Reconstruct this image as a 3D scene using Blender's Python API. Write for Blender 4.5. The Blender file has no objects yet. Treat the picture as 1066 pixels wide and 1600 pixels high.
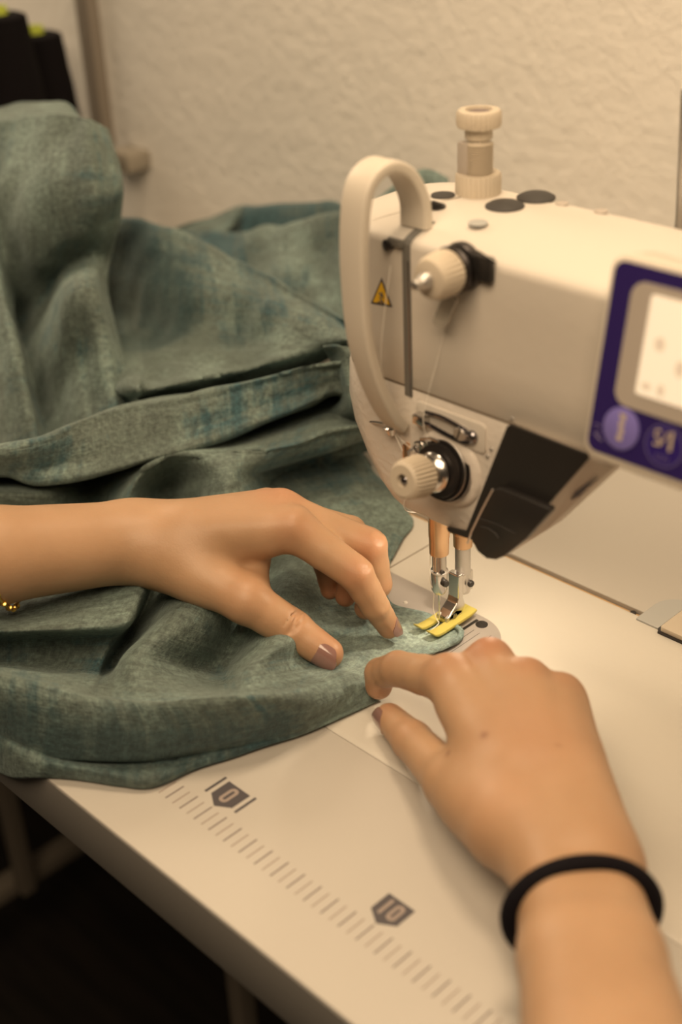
import bpy, bmesh, math, random
import numpy as np
from mathutils import Vector, Matrix

# ---------------------------------------------------------------- camera, world, light
# authoring units: centimetres, origin on the table top (z = 0) at the ruler's zero line,
# x along the table, y towards the wall; W() turns them into metres above the floor
TABLE_H = 75.0
F_PX = 2066.99295
CAM_C = np.array([36.7813679, -25.0627473, 40.2533729])
_a, _b, _c = 0.812954663, 1.05149876, -0.0485603901
def _rz(t): return np.array([[math.cos(t), -math.sin(t), 0], [math.sin(t), math.cos(t), 0], [0, 0, 1]])
def _rx(t): return np.array([[1, 0, 0], [0, math.cos(t), -math.sin(t)], [0, math.sin(t), math.cos(t)]])
CAM_R = _rz(_a) @ _rx(_b) @ _rz(_c)

def W(p):
    return Vector((p[0] * .01, p[1] * .01, (p[2] + TABLE_H) * .01))

scene = bpy.context.scene
col = scene.collection
cam_d = bpy.data.cameras.new('camera')
cam = bpy.data.objects.new('camera', cam_d)
col.objects.link(cam)
M4 = Matrix([list(CAM_R[0]) + [0], list(CAM_R[1]) + [0], list(CAM_R[2]) + [0], [0, 0, 0, 1]])
M4.translation = W(CAM_C)
cam.matrix_world = M4
cam_d.sensor_fit = 'VERTICAL'
cam_d.sensor_height = 36.0
cam_d.sensor_width = 24.0
cam_d.lens = F_PX / 1600 * 36.0
cam_d.clip_start = .02
cam_d.dof.use_dof = True
cam_d.dof.focus_distance = .675
cam_d.dof.aperture_fstop = 4.8
scene.camera = cam

scene.view_settings.view_transform = 'Standard'
scene.view_settings.look = 'None'
scene.view_settings.gamma = 1.0
scene.view_settings.use_curve_mapping = False
scene.view_settings.exposure = -0.25

world = bpy.data.worlds.new('world')
scene.world = world
world.use_nodes = True
world.node_tree.nodes['Background'].inputs[0].default_value = (1.0, .74, .50, 1)
world.node_tree.nodes['Background'].inputs[1].default_value = .05

def area_light(name, loc, target, size, size_y, power, color):
    d = bpy.data.lights.new(name, 'AREA')
    d.shape = 'RECTANGLE'; d.size = size; d.size_y = size_y
    d.energy = power; d.color = color
    o = bpy.data.objects.new(name, d)
    col.objects.link(o)
    o.location = W(loc)
    o.rotation_euler = (W(target) - W(loc)).to_track_quat('-Z', 'Y').to_euler()
    return o
WARM = (1.0, .74, .475)
area_light('ceiling_light', (-5, 26, 150), (0, 24, 0), .3, .3, 12, WARM)
area_light('window_light', (-150, 25, 100), (-20, 24, 5), .5, .5, 10, (1.0, .79, .55))
area_light('wall_fill', (32, -38, 100), (5, 51, 50), .7, .6, 15, WARM)  # unseen fill added to brighten the wall and machine front

# ---------------------------------------------------------------- pixel helpers
def ray(px, py):
    return CAM_R @ np.array([(px - 533) / F_PX, -(py - 800) / F_PX, -1.0])
def on(ax, v, px, py):
    d = ray(px, py)
    return CAM_C + d * ((v - CAM_C[ax]) / d[ax])
def camdir(x, y, z):
    v = CAM_R @ np.array([x, y, z], float)
    return v / np.linalg.norm(v)

# ---------------------------------------------------------------- materials
def mat(name, color, rough=.5, metal=0.0, **kw):
    m = bpy.data.materials.new(name)
    m.use_nodes = True
    b = m.node_tree.nodes['Principled BSDF']
    b.inputs['Base Color'].default_value = (*color, 1)
    b.inputs['Roughness'].default_value = rough
    b.inputs['Metallic'].default_value = metal
    for k, v in kw.items():
        b.inputs[k.replace('_', ' ')].default_value = v
    return m
def bump(m, scale, strength, dist=.0005, detail=3, kind='noise', stretch=None):
    nt = m.node_tree; b = nt.nodes['Principled BSDF']
    tc = nt.nodes.new('ShaderNodeTexCoord')
    mp = nt.nodes.new('ShaderNodeMapping')
    if stretch: mp.inputs['Scale'].default_value = stretch
    nt.links.new(tc.outputs['Object'], mp.inputs[0])
    if kind == 'noise':
        n = nt.nodes.new('ShaderNodeTexNoise'); n.inputs['Scale'].default_value = scale
        n.inputs['Detail'].default_value = detail; out = n.outputs[0]
    else:
        n = nt.nodes.new('ShaderNodeTexVoronoi'); n.inputs['Scale'].default_value = scale; out = n.outputs[0]
    nt.links.new(mp.outputs[0], n.inputs['Vector'])
    bp = nt.nodes.new('ShaderNodeBump')
    bp.inputs['Strength'].default_value = strength
    bp.inputs['Distance'].default_value = dist
    nt.links.new(out, bp.inputs['Height'])
    prev = b.inputs['Normal'].links
    if prev: nt.links.new(prev[0].from_socket, bp.inputs['Normal'])
    nt.links.new(bp.outputs[0], b.inputs['Normal'])
    return m
def variation(m, scale, c1, c2, lo=.4, hi=.6, detail=4, stretch=None):
    nt = m.node_tree; b = nt.nodes['Principled BSDF']
    tc = nt.nodes.new('ShaderNodeTexCoord')
    mp = nt.nodes.new('ShaderNodeMapping')
    if stretch: mp.inputs['Scale'].default_value = stretch
    n = nt.nodes.new('ShaderNodeTexNoise'); n.inputs['Scale'].default_value = scale; n.inputs['Detail'].default_value = detail
    r = nt.nodes.new('ShaderNodeValToRGB')
    r.color_ramp.elements[0].position = lo; r.color_ramp.elements[0].color = (*c1, 1)
    r.color_ramp.elements[1].position = hi; r.color_ramp.elements[1].color = (*c2, 1)
    nt.links.new(tc.outputs['Object'], mp.inputs[0]); nt.links.new(mp.outputs[0], n.inputs['Vector'])
    nt.links.new(n.outputs[0], r.inputs[0]); nt.links.new(r.outputs[0], b.inputs['Base Color'])
    return m

MT = {}
MT['wall'] = mat('wall_plaster', (.70, .66, .60), .9)
variation(MT['wall'], 2.2, (.76, .75, .71), (.88, .85, .79), .3, .62)
bump(MT['wall'], 38, .25, .003, 1)
bump(MT['wall'], 105, .6, .0016, 1)
MT['floor'] = variation(mat('floor_dark_wood', (.03, .022, .018), .55), 6, (.010, .008, .006), (.024, .018, .014), .35, .65, stretch=(1, 9, 1))
MT['table'] = variation(mat('table_laminate', (.76, .71, .63), .42), 3, (.48, .455, .415), (.505, .48, .435))
MT['edge'] = mat('table_edge_band', (.19, .18, .165), .6)
MT['bed'] = bump(mat('bed_enamel', (.60, .575, .52), .38), 260, .25, .0005, 2)
MT['enamel'] = bump(mat('cream_enamel', (.62, .58, .52), .42), 230, .28, .0005, 2)
MT['enamel_rough'] = bump(mat('cream_casting', (.68, .63, .57), .33), 330, .7, .0006, 1)
MT['cream'] = mat('cream_plastic', (.62, .57, .49), .45)
MT['knob'] = mat('beige_plastic', (.56, .49, .39), .5)
MT['steel'] = mat('polished_steel', (.62, .60, .58), .22, 1.0)
MT['satin'] = mat('satin_steel', (.60, .58, .56), .42, 1.0)
MT['plate'] = bump(mat('plate_steel', (.40, .37, .35), .42, .25), 500, .15, .0003, 2, stretch=(1, 8, 1))
MT['hinge'] = mat('grey_hinge', (.46, .47, .46), .5, .3)
MT['brass'] = mat('copper_bushing', (.74, .50, .31), .32, 1.0)
MT['black'] = mat('black_plastic', (.018, .016, .015), .42)
MT['black2'] = mat('black_rubber', (.035, .032, .03), .6)
MT['dark'] = mat('dark_metal', (.06, .055, .055), .35, .8)
MT['slot'] = mat('slot_grey', (.17, .165, .15), .5, .2)
MT['chrome_dark'] = mat('dark_chrome', (.25, .24, .26), .18, 1.0)
MT['yellow'] = mat('yellow_plastic', (.60, .52, .12), .35, Transmission_Weight=.15)
MT['purple'] = mat('purple_panel', (.026, .014, .115), .38)
MT['silver'] = mat('silver_bezel', (.46, .41, .36), .5, .1)
MT['screen'] = mat('screen_glass', (.8, .75, .65), .3)
MT['screen'].node_tree.nodes['Principled BSDF'].inputs['Emission Color'].default_value = (1.0, .80, .56, 1)
MT['screen'].node_tree.nodes['Principled BSDF'].inputs['Emission Strength'].default_value = .5
MT['screen_mark'] = mat('screen_mark', (.70, .63, .54), .5, Emission_Color=(1, .8, .56, 1), Emission_Strength=.24)
MT['lilac'] = mat('lilac_button', (.20, .17, .50), .4)
MT['violet'] = mat('violet_button', (.028, .014, .16), .4)
MT['ringline'] = mat('ring_print', (.12, .10, .26), .5)
MT['print_light'] = mat('pale_print', (.55, .46, .34), .5)
MT['print_dim'] = mat('dim_print', (.16, .13, .28), .5)
MT['ink'] = mat('grey_ink', (.17, .135, .13), .6)
MT['ink_pale'] = mat('pale_ink', (.32, .265, .235), .6)
MT['ink_dark'] = mat('dark_ink', (.075, .068, .075), .6)
MT['groove'] = mat('dark_groove', (.20, .16, .12), .8)
MT['wood'] = mat('raw_board', (.55, .36, .18), .7)
MT['warn'] = mat('warning_yellow', (.80, .48, .02), .5)
MT['glasstab'] = mat('clear_plastic', (.72, .68, .60), .15, Transmission_Weight=.6)
MT['thread'] = mat('white_thread', (.85, .82, .75), .7)
MT['cone'] = bump(mat('black_yarn', (.006, .005, .006), .9, Specular_IOR_Level=.1), 300, .8, .001, 2, stretch=(.2, .2, 4))
MT['lime'] = mat('lime_core', (.42, .50, .05), .5)
MT['gold'] = mat('gold', (.85, .55, .15), .25, 1.0)
MT['duct'] = mat('white_duct', (.27, .235, .195), .6)
MT['socketm'] = mat('socket_plastic', (.30, .27, .22), .55)
MT['tie'] = bump(mat('black_elastic', (.004, .003, .005), .8, Specular_IOR_Level=.15), 400, .6, .0006, 2)
MT['nail'] = mat('mauve_polish', (.26, .145, .125), .14, Coat_Weight=.6)
MT['leg'] = mat('painted_leg', (.30, .26, .21), .6)

def skin_material():
    m = bpy.data.materials.new('skin'); m.use_nodes = True
    nt = m.node_tree; b = nt.nodes['Principled BSDF']
    b.inputs['Roughness'].default_value = .48
    b.inputs['Subsurface Weight'].default_value = .15
    b.inputs['Subsurface Radius'].default_value = (1.0, .40, .2)
    b.inputs['Subsurface Scale'].default_value = .006
    at = nt.nodes.new('ShaderNodeAttribute'); at.attribute_name = 'flush'
    n = nt.nodes.new('ShaderNodeTexNoise'); n.inputs['Scale'].default_value = 26; n.inputs['Detail'].default_value = 5
    tc = nt.nodes.new('ShaderNodeTexCoord')
    nt.links.new(tc.outputs['Object'], n.inputs['Vector'])
    r = nt.nodes.new('ShaderNodeValToRGB')
    r.color_ramp.elements[0].position = .3; r.color_ramp.elements[0].color = (.40, .245, .14, 1)
    r.color_ramp.elements[1].position = .7; r.color_ramp.elements[1].color = (.47, .295, .175, 1)
    nt.links.new(n.outputs[0], r.inputs[0])
    mx = nt.nodes.new('ShaderNodeMix'); mx.data_type = 'RGBA'
    nt.links.new(at.outputs['Fac'], mx.inputs[0])
    nt.links.new(r.outputs[0], mx.inputs[6])
    mx.inputs[7].default_value = (.46, .20, .105, 1)
    sp = nt.nodes.new('ShaderNodeAttribute'); sp.attribute_name = 'mole'
    mx2 = nt.nodes.new('ShaderNodeMix'); mx2.data_type = 'RGBA'
    nt.links.new(sp.outputs['Fac'], mx2.inputs[0]); nt.links.new(mx.outputs[2], mx2.inputs[6])
    mx2.inputs[7].default_value = (.22, .10, .06, 1)
    nt.links.new(mx2.outputs[2], b.inputs['Base Color'])
    v = nt.nodes.new('ShaderNodeTexVoronoi'); v.inputs['Scale'].default_value = 900
    nt.links.new(tc.outputs['Object'], v.inputs['Vector'])
    bp = nt.nodes.new('ShaderNodeBump'); bp.inputs['Strength'].default_value = .12; bp.inputs['Distance'].default_value = .0003
    nt.links.new(v.outputs[0], bp.inputs['Height'])
    n2 = nt.nodes.new('ShaderNodeTexNoise'); n2.inputs['Scale'].default_value = 110; n2.inputs['Detail'].default_value = 4
    nt.links.new(tc.outputs['Object'], n2.inputs['Vector'])
    bp2 = nt.nodes.new('ShaderNodeBump'); bp2.inputs['Strength'].default_value = .25; bp2.inputs['Distance'].default_value = .0008
    nt.links.new(n2.outputs[0], bp2.inputs['Height']); nt.links.new(bp.outputs[0], bp2.inputs['Normal'])
    nt.links.new(bp2.outputs[0], b.inputs['Normal'])
    return m
MT['skin'] = skin_material()

def fabric_material():
    m = bpy.data.materials.new('velour_fabric'); m.use_nodes = True
    nt = m.node_tree; b = nt.nodes['Principled BSDF']
    L = nt.links.new
    b.inputs['Roughness'].default_value = .72
    b.inputs['Sheen Weight'].default_value = .22
    b.inputs['Sheen Roughness'].default_value = .45
    b.inputs['Sheen Tint'].default_value = (.75, .95, .92, 1)
    uv = nt.nodes.new('ShaderNodeTexCoord')
    def noise(scale, detail, stretch, src='UV', rot=0, rough=.6):
        mp = nt.nodes.new('ShaderNodeMapping'); mp.inputs['Scale'].default_value = stretch
        mp.inputs['Rotation'].default_value = (0, 0, rot)
        n = nt.nodes.new('ShaderNodeTexNoise'); n.inputs['Scale'].default_value = scale
        n.inputs['Detail'].default_value = detail; n.inputs['Roughness'].default_value = rough
        L(uv.outputs[src], mp.inputs[0]); L(mp.outputs[0], n.inputs['Vector'])
        return n.outputs[0]
    def math_(op, a, bb):
        n = nt.nodes.new('ShaderNodeMath'); n.operation = op
        for i, x in enumerate((a, bb)):
            if isinstance(x, (int, float)): n.inputs[i].default_value = x
            else: L(x, n.inputs[i])
        return n.outputs[0]
    def ramp(src, lo, hi, c1=(0, 0, 0), c2=(1, 1, 1)):
        r = nt.nodes.new('ShaderNodeValToRGB')
        r.color_ramp.elements[0].position = lo; r.color_ramp.elements[0].color = (*c1, 1)
        r.color_ramp.elements[1].position = hi; r.color_ramp.elements[1].color = (*c2, 1)
        L(src, r.inputs[0]); return r.outputs[0]
    def mix(f, a, bb):
        n = nt.nodes.new('ShaderNodeMix'); n.data_type = 'RGBA'
        for i, x in ((0, f), (6, a), (7, bb)):
            if isinstance(x, tuple): n.inputs[i].default_value = (*x, 1)
            else: L(x, n.inputs[i])
        return n.outputs[2]
    # the cloth is printed in soft brushed patches of teal over a grey-green ground (UV is in cm)
    big = noise(.11, 5, (1, .55, 1))
    s1 = noise(.55, 4, (2.6, .25, 1)); s2 = noise(.55, 4, (.25, 2.6, 1))
    blot = math_('ADD', math_('MULTIPLY', big, .62), math_('ADD', math_('MULTIPLY', s1, .2), math_('MULTIPLY', s2, .2)))
    teal = ramp(blot, .52, .60)
    pale = ramp(math_('ADD', math_('MULTIPLY', noise(.16, 4, (1, 1, 1), rot=.7), .7), math_('MULTIPLY', s2, .3)), .47, .62)
    base = mix(pale, (.098, .132, .118), (.178, .25, .228))
    dy = nt.nodes.new('ShaderNodeAttribute'); dy.attribute_name = 'dye_shade'      # dark teal print patches, with shade painted in on the front roll
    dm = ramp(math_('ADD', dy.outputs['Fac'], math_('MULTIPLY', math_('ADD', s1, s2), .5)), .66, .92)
    bl = nt.nodes.new('ShaderNodeAttribute'); bl.attribute_name = 'lit_tint'  # light on the cloth near the needle, painted in as a paler colour
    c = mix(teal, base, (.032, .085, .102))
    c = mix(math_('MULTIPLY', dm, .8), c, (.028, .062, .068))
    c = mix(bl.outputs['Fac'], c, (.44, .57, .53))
    wv = noise(9, 2, (1, .12, 1)); wh = noise(9, 2, (.12, 1, 1))
    weave = ramp(math_('ADD', math_('MULTIPLY', wv, .5), math_('MULTIPLY', wh, .5)), .36, .64, (.74, .74, .74), (1.18, 1.18, 1.18))
    mul = nt.nodes.new('ShaderNodeMix'); mul.data_type = 'RGBA'; mul.blend_type = 'MULTIPLY'
    mul.inputs[0].default_value = 1
    L(c, mul.inputs[6]); L(weave, mul.inputs[7])
    mul2 = nt.nodes.new('ShaderNodeMix'); mul2.data_type = 'RGBA'; mul2.blend_type = 'MULTIPLY'; mul2.inputs[0].default_value = 1
    pile = ramp(noise(300, 4, (1, 1, 1), 'Object', rough=.7), .36, .66, (.62, .62, .62), (1.3, 1.3, 1.28))
    L(mul.outputs[2], mul2.inputs[6]); L(pile, mul2.inputs[7])
    L(mul2.outputs[2], b.inputs['Base Color'])
    h = math_('ADD', math_('MULTIPLY', noise(420, 3, (1, 1, 1), 'Object'), .7), math_('MULTIPLY', noise(.9, 5, (1, .6, 1)), 1.2))
    h = math_('ADD', h, math_('MULTIPLY', math_('ADD', wv, wh), .4))
    bp = nt.nodes.new('ShaderNodeBump'); bp.inputs['Strength'].default_value = .75; bp.inputs['Distance'].default_value = .0016
    L(h, bp.inputs['Height']); L(bp.outputs[0], b.inputs['Normal'])
    return m
MT['fabric'] = fabric_material()

# ---------------------------------------------------------------- object helpers
def tag(o, label=None, cat=None, group=None, kind=None):
    if label: o['label'] = label
    if cat: o['category'] = cat
    if group: o['group'] = group
    if kind: o['kind'] = kind
    return o
def empty(name, loc, label, cat, group=None):
    o = bpy.data.objects.new(name, None)
    o.empty_display_size = .03
    col.objects.link(o)
    o.location = W(loc)
    return tag(o, label, cat, group)
def link(me, name, material, parent=None, label=None, smooth=True, sharp=None):
    o = bpy.data.objects.new(name, me)
    col.objects.link(o)
    if material is not None:
        me.materials.append(MT[material] if isinstance(material, str) else material)
    if smooth:
        me.polygons.foreach_set('use_smooth', [True] * len(me.polygons))
        if sharp is not None:
            me.set_sharp_from_angle(angle=math.radians(sharp))
    if parent is not None:
        o.parent = parent
        root = parent
        off = Vector((0, 0, 0))
        while root is not None:
            off += root.location; root = root.parent
        o.location = -off + Vector((0, 0, 0))
    if label: o['label'] = label
    return o

class MB:
    """collects shapes (authored in cm) and links them as one mesh object"""
    def __init__(self): self.v = []; self.f = []
    def add(self, vs, fs):
        n = len(self.v)
        self.v += [tuple(map(float, q)) for q in vs]
        self.f += [tuple(i + n for i in f) for f in fs]
        return self
    def box(self, x0, x1, y0, y1, z0, z1):
        vs = [(x, y, z) for z in (z0, z1) for y in (y0, y1) for x in (x0, x1)]
        return self.add(vs, [(0, 2, 3, 1), (4, 5, 7, 6), (0, 1, 5, 4), (2, 6, 7, 3), (0, 4, 6, 2), (1, 3, 7, 5)])
    def loft(self, rings, caps=True, closed=True):
        n = len(rings[0]); vs = [p for r in rings for p in r]; fs = []
        for i in range(len(rings) - 1):
            for j in range(n if closed else n - 1):
                k = (j + 1) % n
                fs.append((i * n + j, i * n + k, (i + 1) * n + k, (i + 1) * n + j))
        if caps:
            fs.append(tuple(range(n))[::-1]); fs.append(tuple((len(rings) - 1) * n + j for j in range(n)))
        return self.add(vs, fs)
    def prism(self, poly, frame):
        """poly: 2-D outline; frame(u, v, t) -> point, t in {0, 1}"""
        return self.loft([[frame(u, v, t) for u, v in poly] for t in (0, 1)])
    def lathe(self, origin, axis, prof, n=32, knurl=0.0, kn_range=None):
        """prof: (distance along axis, radius)"""
        a = np.array(axis, float); a /= np.linalg.norm(a)
        h = np.array([0, 0, 1.]) if abs(a[2]) < .9 else np.array([1., 0, 0])
        u = np.cross(a, h); u /= np.linalg.norm(u); w = np.cross(a, u)
        o = np.array(origin, float); rings = []
        for q, (t, r) in enumerate(prof):
            ring = []
            for i in range(n):
                rr = max(r, 1e-4)
                if knurl and (kn_range is None or kn_range[0] <= q <= kn_range[1]) and i % 2: rr -= knurl
                an = 2 * math.pi * i / n
                ring.append(o + a * t + (u * math.cos(an) + w * math.sin(an)) * rr)
            rings.append(ring)
        return self.loft(rings)
    def tube(self, pts, r, n=8, closed=False, flat=None):
        pts = [np.array(p, float) for p in pts]; m = len(pts); rings = []
        rs = r if isinstance(r, (list, tuple)) else [r] * m
        prev = None
        for i, p in enumerate(pts):
            if closed: t = pts[(i + 1) % m] - pts[i - 1]
            else: t = pts[min(i + 1, m - 1)] - pts[max(i - 1, 0)]
            t = t / (np.linalg.norm(t) + 1e-9)
            if prev is None:
                h = np.array([0, 0, 1.]) if abs(t[2]) < .9 else np.array([1., 0, 0])
                u = np.cross(t, h)
            else: u = prev - t * (prev @ t)
            u /= np.linalg.norm(u) + 1e-9; prev = u; w = np.cross(t, u)
            rings.append([p + (u * math.cos(2 * math.pi * k / n) + w * math.sin(2 * math.pi * k / n)) * rs[i] for k in range(n)])
        if closed: rings.append(rings[0]); return self.loft(rings, caps=False)
        return self.loft(rings)
    def build(self, name, material, parent=None, label=None, smooth=True, sharp=35, bevel=0, seg=2):
        me = bpy.data.meshes.new(name)
        me.from_pydata([W(q) for q in self.v], [], self.f)
        bm = bmesh.new(); bm.from_mesh(me)
        bmesh.ops.remove_doubles(bm, verts=bm.verts, dist=1e-6)
        bmesh.ops.recalc_face_normals(bm, faces=bm.faces)
        if bevel:
            es = [e for e in bm.edges if len(e.link_faces) == 2 and e.calc_face_angle(0) > math.radians(28)]
            bmesh.ops.bevel(bm, geom=es, offset=bevel * .01, segments=seg, profile=.5, affect='EDGES', clamp_overlap=True)
        bm.to_mesh(me); bm.free(); me.update()
        return link(me, name, material, parent, label, smooth, sharp)

def rrect(x0, x1, y0, y1, r, n=8):
    """rounded rectangle outline; r = (front-left, front-right, rear-right, rear-left)"""
    if not isinstance(r, (tuple, list)): r = (r,) * 4
    m = min(x1 - x0, y1 - y0) / 2 * .999
    r = [min(q, m) for q in r]; out = []
    for (cx, cy, q, a0) in ((x0 + r[0], y0 + r[0], r[0], 180), (x1 - r[1], y0 + r[1], r[1], 270),
                            (x1 - r[2], y1 - r[2], r[2], 0), (x0 + r[3], y1 - r[3], r[3], 90)):
        for i in range(n + 1):
            a = math.radians(a0 + 90 * i / n)
            out.append((cx + q * math.cos(a), cy + q * math.sin(a)))
    return out
def circle(cx, cy, rx, ry=None, n=32):
    ry = ry or rx
    return [(cx + rx * math.cos(2 * math.pi * i / n), cy + ry * math.sin(2 * math.pi * i / n)) for i in range(n)]
def crom(P, t):
    n = len(P); i = min(int(t), n - 2); f = t - i
    p0, p1, p2, p3 = P[max(i - 1, 0)], P[i], P[i + 1], P[min(i + 2, n - 1)]
    return .5 * ((2 * p1) + (-p0 + p2) * f + (2 * p0 - 5 * p1 + 4 * p2 - p3) * f * f + (-p0 + 3 * p1 - 3 * p2 + p3) * f ** 3)
def smooth_path(pts, k):
    P = [np.array(p, float) for p in pts]
    return [crom(P, (len(P) - 1) * i / k) for i in range(k + 1)]

# ---------------------------------------------------------------- room
WY = 51.0
bm = MB().box(-260, 200, WY, WY + 12, -TABLE_H, 190)
tag(bm.build('wall_back', 'wall'), 'cream rough plaster wall behind the table', 'wall', kind='structure')
bm = MB().box(-260, 200, -160, WY, -TABLE_H - 4, -TABLE_H)
tag(bm.build('floor', 'floor'), 'dark wooden floor under the table', 'floor', kind='structure')

dq = on(1, WY, 143, 0); dr = on(1, WY, 172, 222); dx = (dq[0] + dr[0]) / 2
duct = empty('cable_duct', (dx, WY, 3), 'narrow vertical cable duct on the plaster wall ending in a small socket box', 'cable duct')
MB().box(dx - 1.05, dx + 1.05, WY - 1.3, WY, dr[2], 120).build('duct_channel', 'duct', duct, bevel=.15)
sa = on(1, WY - 2.5, 168, 222); sc_ = on(1, WY - 2.5, 206, 272)
sb = MB().box(sa[0], sc_[0], WY - 2.8, WY, sc_[2], dr[2] + .3).build('socket_box', 'socketm', duct, bevel=.3)
MB().box(sc_[0] - 1.1, sc_[0] - .45, WY - 2.9, WY - 2.75, sc_[2] + .9, dr[2] - .6).build('socket_flap', 'slot', sb)

def cone(px, py, y, label):
    p_ = on(1, y, px, py); x, h, zb = p_[0], p_[2], 0
    r = empty('thread_cone', (x, y, zb), label, 'thread cone', 'black thread cones')
    p = [(0, 3.9), (.3, 4.2)] + [(h * i / 12, 4.2 - 1.75 * i / 12 + .04 * math.sin(i * 2.3)) for i in range(1, 12)] + [(h - .2, 2.45), (h, 2.0), (h, 1.0)]
    MB().lathe((x, y, zb), (0, 0, 1), p, 48).build('wound_thread', 'cone', r)
    MB().lathe((x, y, zb + h - .1), (0, 0, 1), [(0, .95), (.4, .9), (.75, .85), (.75, .6), (-.4, .6)], 24).build('cone_core', 'lime', r, label='lime green cone tip')
cone(-4, 22, 39.0, 'black thread cone at the left edge, nearer and taller of the two')
cone(54, 52, 45.0, 'black thread cone at right of the pair, shorter, behind the draped fabric')

# ---------------------------------------------------------------- table
FRONT = -2.93; BX0, BX1, BY0, BY1 = -19.0, 29.0, 8.32, 25.97
table = empty('sewing_table', (0, 10, -TABLE_H), 'white laminate sewing table with a printed centimetre scale and thick front edge', 'table')
TX0, TX1 = -150, 90
t = MB()
xs = [TX0, BX0 - .06, BX1 + .1, TX1]; ys = [FRONT, BY0 - .05, BY1 + .42, WY - .5]
T = 3.1
vid = {}
for k, z in enumerate((0, -T)):
    for i, x in enumerate(xs):
        for j, y in enumerate(ys):
            vid[i, j, k] = len(vid)
vs = [None] * len(vid)
for (i, j, k), q in vid.items(): vs[q] = (xs[i], ys[j], (0, -T)[k])
fs = []
for i in range(3):
    for j in range(3):
        if (i, j) == (1, 1): continue
        for k in (0, 1):
            fs.append((vid[i, j, k], vid[i + 1, j, k], vid[i + 1, j + 1, k], vid[i, j + 1, k]))
for i in range(3):
    for j in (0, 3): fs.append((vid[i, j, 0], vid[i + 1, j, 0], vid[i + 1, j, 1], vid[i, j, 1]))
for j in range(3):
    for i in (0, 3): fs.append((vid[i, j, 0], vid[i, j + 1, 0], vid[i, j + 1, 1], vid[i, j, 1]))
for a, b_ in (((1, 1), (2, 1)), ((2, 1), (2, 2)), ((2, 2), (1, 2)), ((1, 2), (1, 1))):
    fs.append((vid[(*a, 0)], vid[(*b_, 0)], vid[(*b_, 1)], vid[(*a, 1)]))
t.add(vs, fs)
t.build('tabletop', 'table', table, smooth=False, sharp=None, bevel=.05, seg=2)
MB().box(TX0, TX1, FRONT - .06, FRONT + .0, -T + .03, -.07).build('edge_band', 'edge', table, label='grey brown edge band of the table front', bevel=.02)
def strip(x0, x1, y0, y1, z0=0.004, z1=0.012): return (x0, x1, y0, y1, z0, z1)
# printed ruler: half-centimetre ticks, whole centimetres darker
ru = MB(); rp = MB()
for k in range(-12, 44):
    x = k * .5
    (ru if k % 2 == 0 else rp).box(*strip(x - .035, x + .035, -.05, 1.0 if k % 2 == 0 else .95))
ruler = ru.build('ruler_scale', 'ink', table, smooth=False, label='printed centimetre ticks along the table front')
rp.build('half_ticks', 'ink_pale', ruler, smooth=False)
def glyph(b, ch, cx, cy, h, z):
    w = h * .5; s = h * .17
    if ch == '1':
        b.box(cx - s * .5, cx + s * .5, cy - h / 2, cy + h / 2, z, z + .006)
    else:
        o = rrect(cx - w / 2, cx + w / 2, cy - h / 2, cy + h / 2, w * .45, 6)
        i_ = rrect(cx - w / 2 + s, cx + w / 2 - s, cy - h / 2 + s, cy + h / 2 - s, w * .3, 6)
        n = len(o)
        b.add([(x, y, z + .006) for x, y in o] + [(x, y, z + .006) for x, y in i_],
              [(j, (j + 1) % n, n + (j + 1) % n, n + j) for j in range(n)])
for x, txt in ((0, '0'), (10, '10'), (20, '20')):
    b = MB(); hw = .72
    b.prism([(x, 1.1), (x + hw, 1.55), (x + hw, 2.62), (x - hw, 2.62), (x - hw, 1.55)], lambda u, v, t: (u, v, .004 + .008 * t))
    if x == 0:
        for s in (-1, 1): b.box(s * 1.02 - .07, s * 1.02 + .07, 1.45, 2.7, .004, .012)
    bd = b.build('number_mark', 'ink_dark', ruler, smooth=False)
    g = MB()
    if len(txt) == 1: glyph(g, '0', x, 1.98, 1.0, .014)
    elif txt == '10': glyph(g, '1', x - .32, 2.0, .9, .014); glyph(g, '0', x + .22, 2.0, .9, .014)
    g.build('number_print', 'ink_pale', table, smooth=False) if g.v else None
# supports under the table
def leg_post(px, py, y, w=3.2, z0=-TABLE_H):
    p = on(1, y, px, py)
    return MB().box(p[0] - w / 2, p[0] + w / 2, y - w / 2, y + w / 2, z0, -T).build('leg', 'leg', table, bevel=.2)
leg_post(22, 1300, 20, 1.7, on(1, 20, 22, 1372)[2])
leg_post(379, 1570, 20, 1.7)
pa = on(1, 20, 22, 1372)
MB().box(pa[0] - 1.2, pa[0] + 1.2, -20, 46, pa[2] - 1.3, pa[2] + .5).build('foot_rail', 'leg', table, bevel=.2)

# ---------------------------------------------------------------- sewing machine
NX, NY = -1.5, 17.9
machine = empty('sewing_machine', (6, 18, 0), 'cream industrial sewing machine with purple control panel, set into the white table', 'sewing machine')
# bed and plates
MB().loft([[(x, y, z) for x, y in rrect(BX0 + i_, BX1 - i_, BY0 + i_, BY1 - i_, .5, 4)] for z, i_ in ((-4.5, 0), (-.06, 0), (0.0, .07), (0.012, .3))]).build('bed', 'bed', machine)
MB().box(BX0, BX1, BY1 + .05, BY1 + .36, -1.4, -.25).build('bed_gasket', 'wood', machine, label='raw wood coloured strip in the gap behind the bed')
bedp = MB().box(-7.74, -7.66, 20.6, BY1 - .02, .0, .02); bedp.build('slide_seam', 'groove', machine, smooth=False)
PX0, PX1, PY0, PY1 = -7.69, 1.95, 15.45, 20.35
pl = MB()
cx = PX1 - 2.45; cyp = (PY0 + PY1) / 2; hh = (PY1 - PY0) / 2
outline = [(PX0, PY0)] + [(cx + 2.45 * math.sin(math.radians(a)), cyp - hh * math.cos(math.radians(a))) for a in range(0, 181, 6)] + [(PX0, PY1)]
pl.prism(outline, lambda u, v, t: (u, v, .0 + .035 * t))
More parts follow.
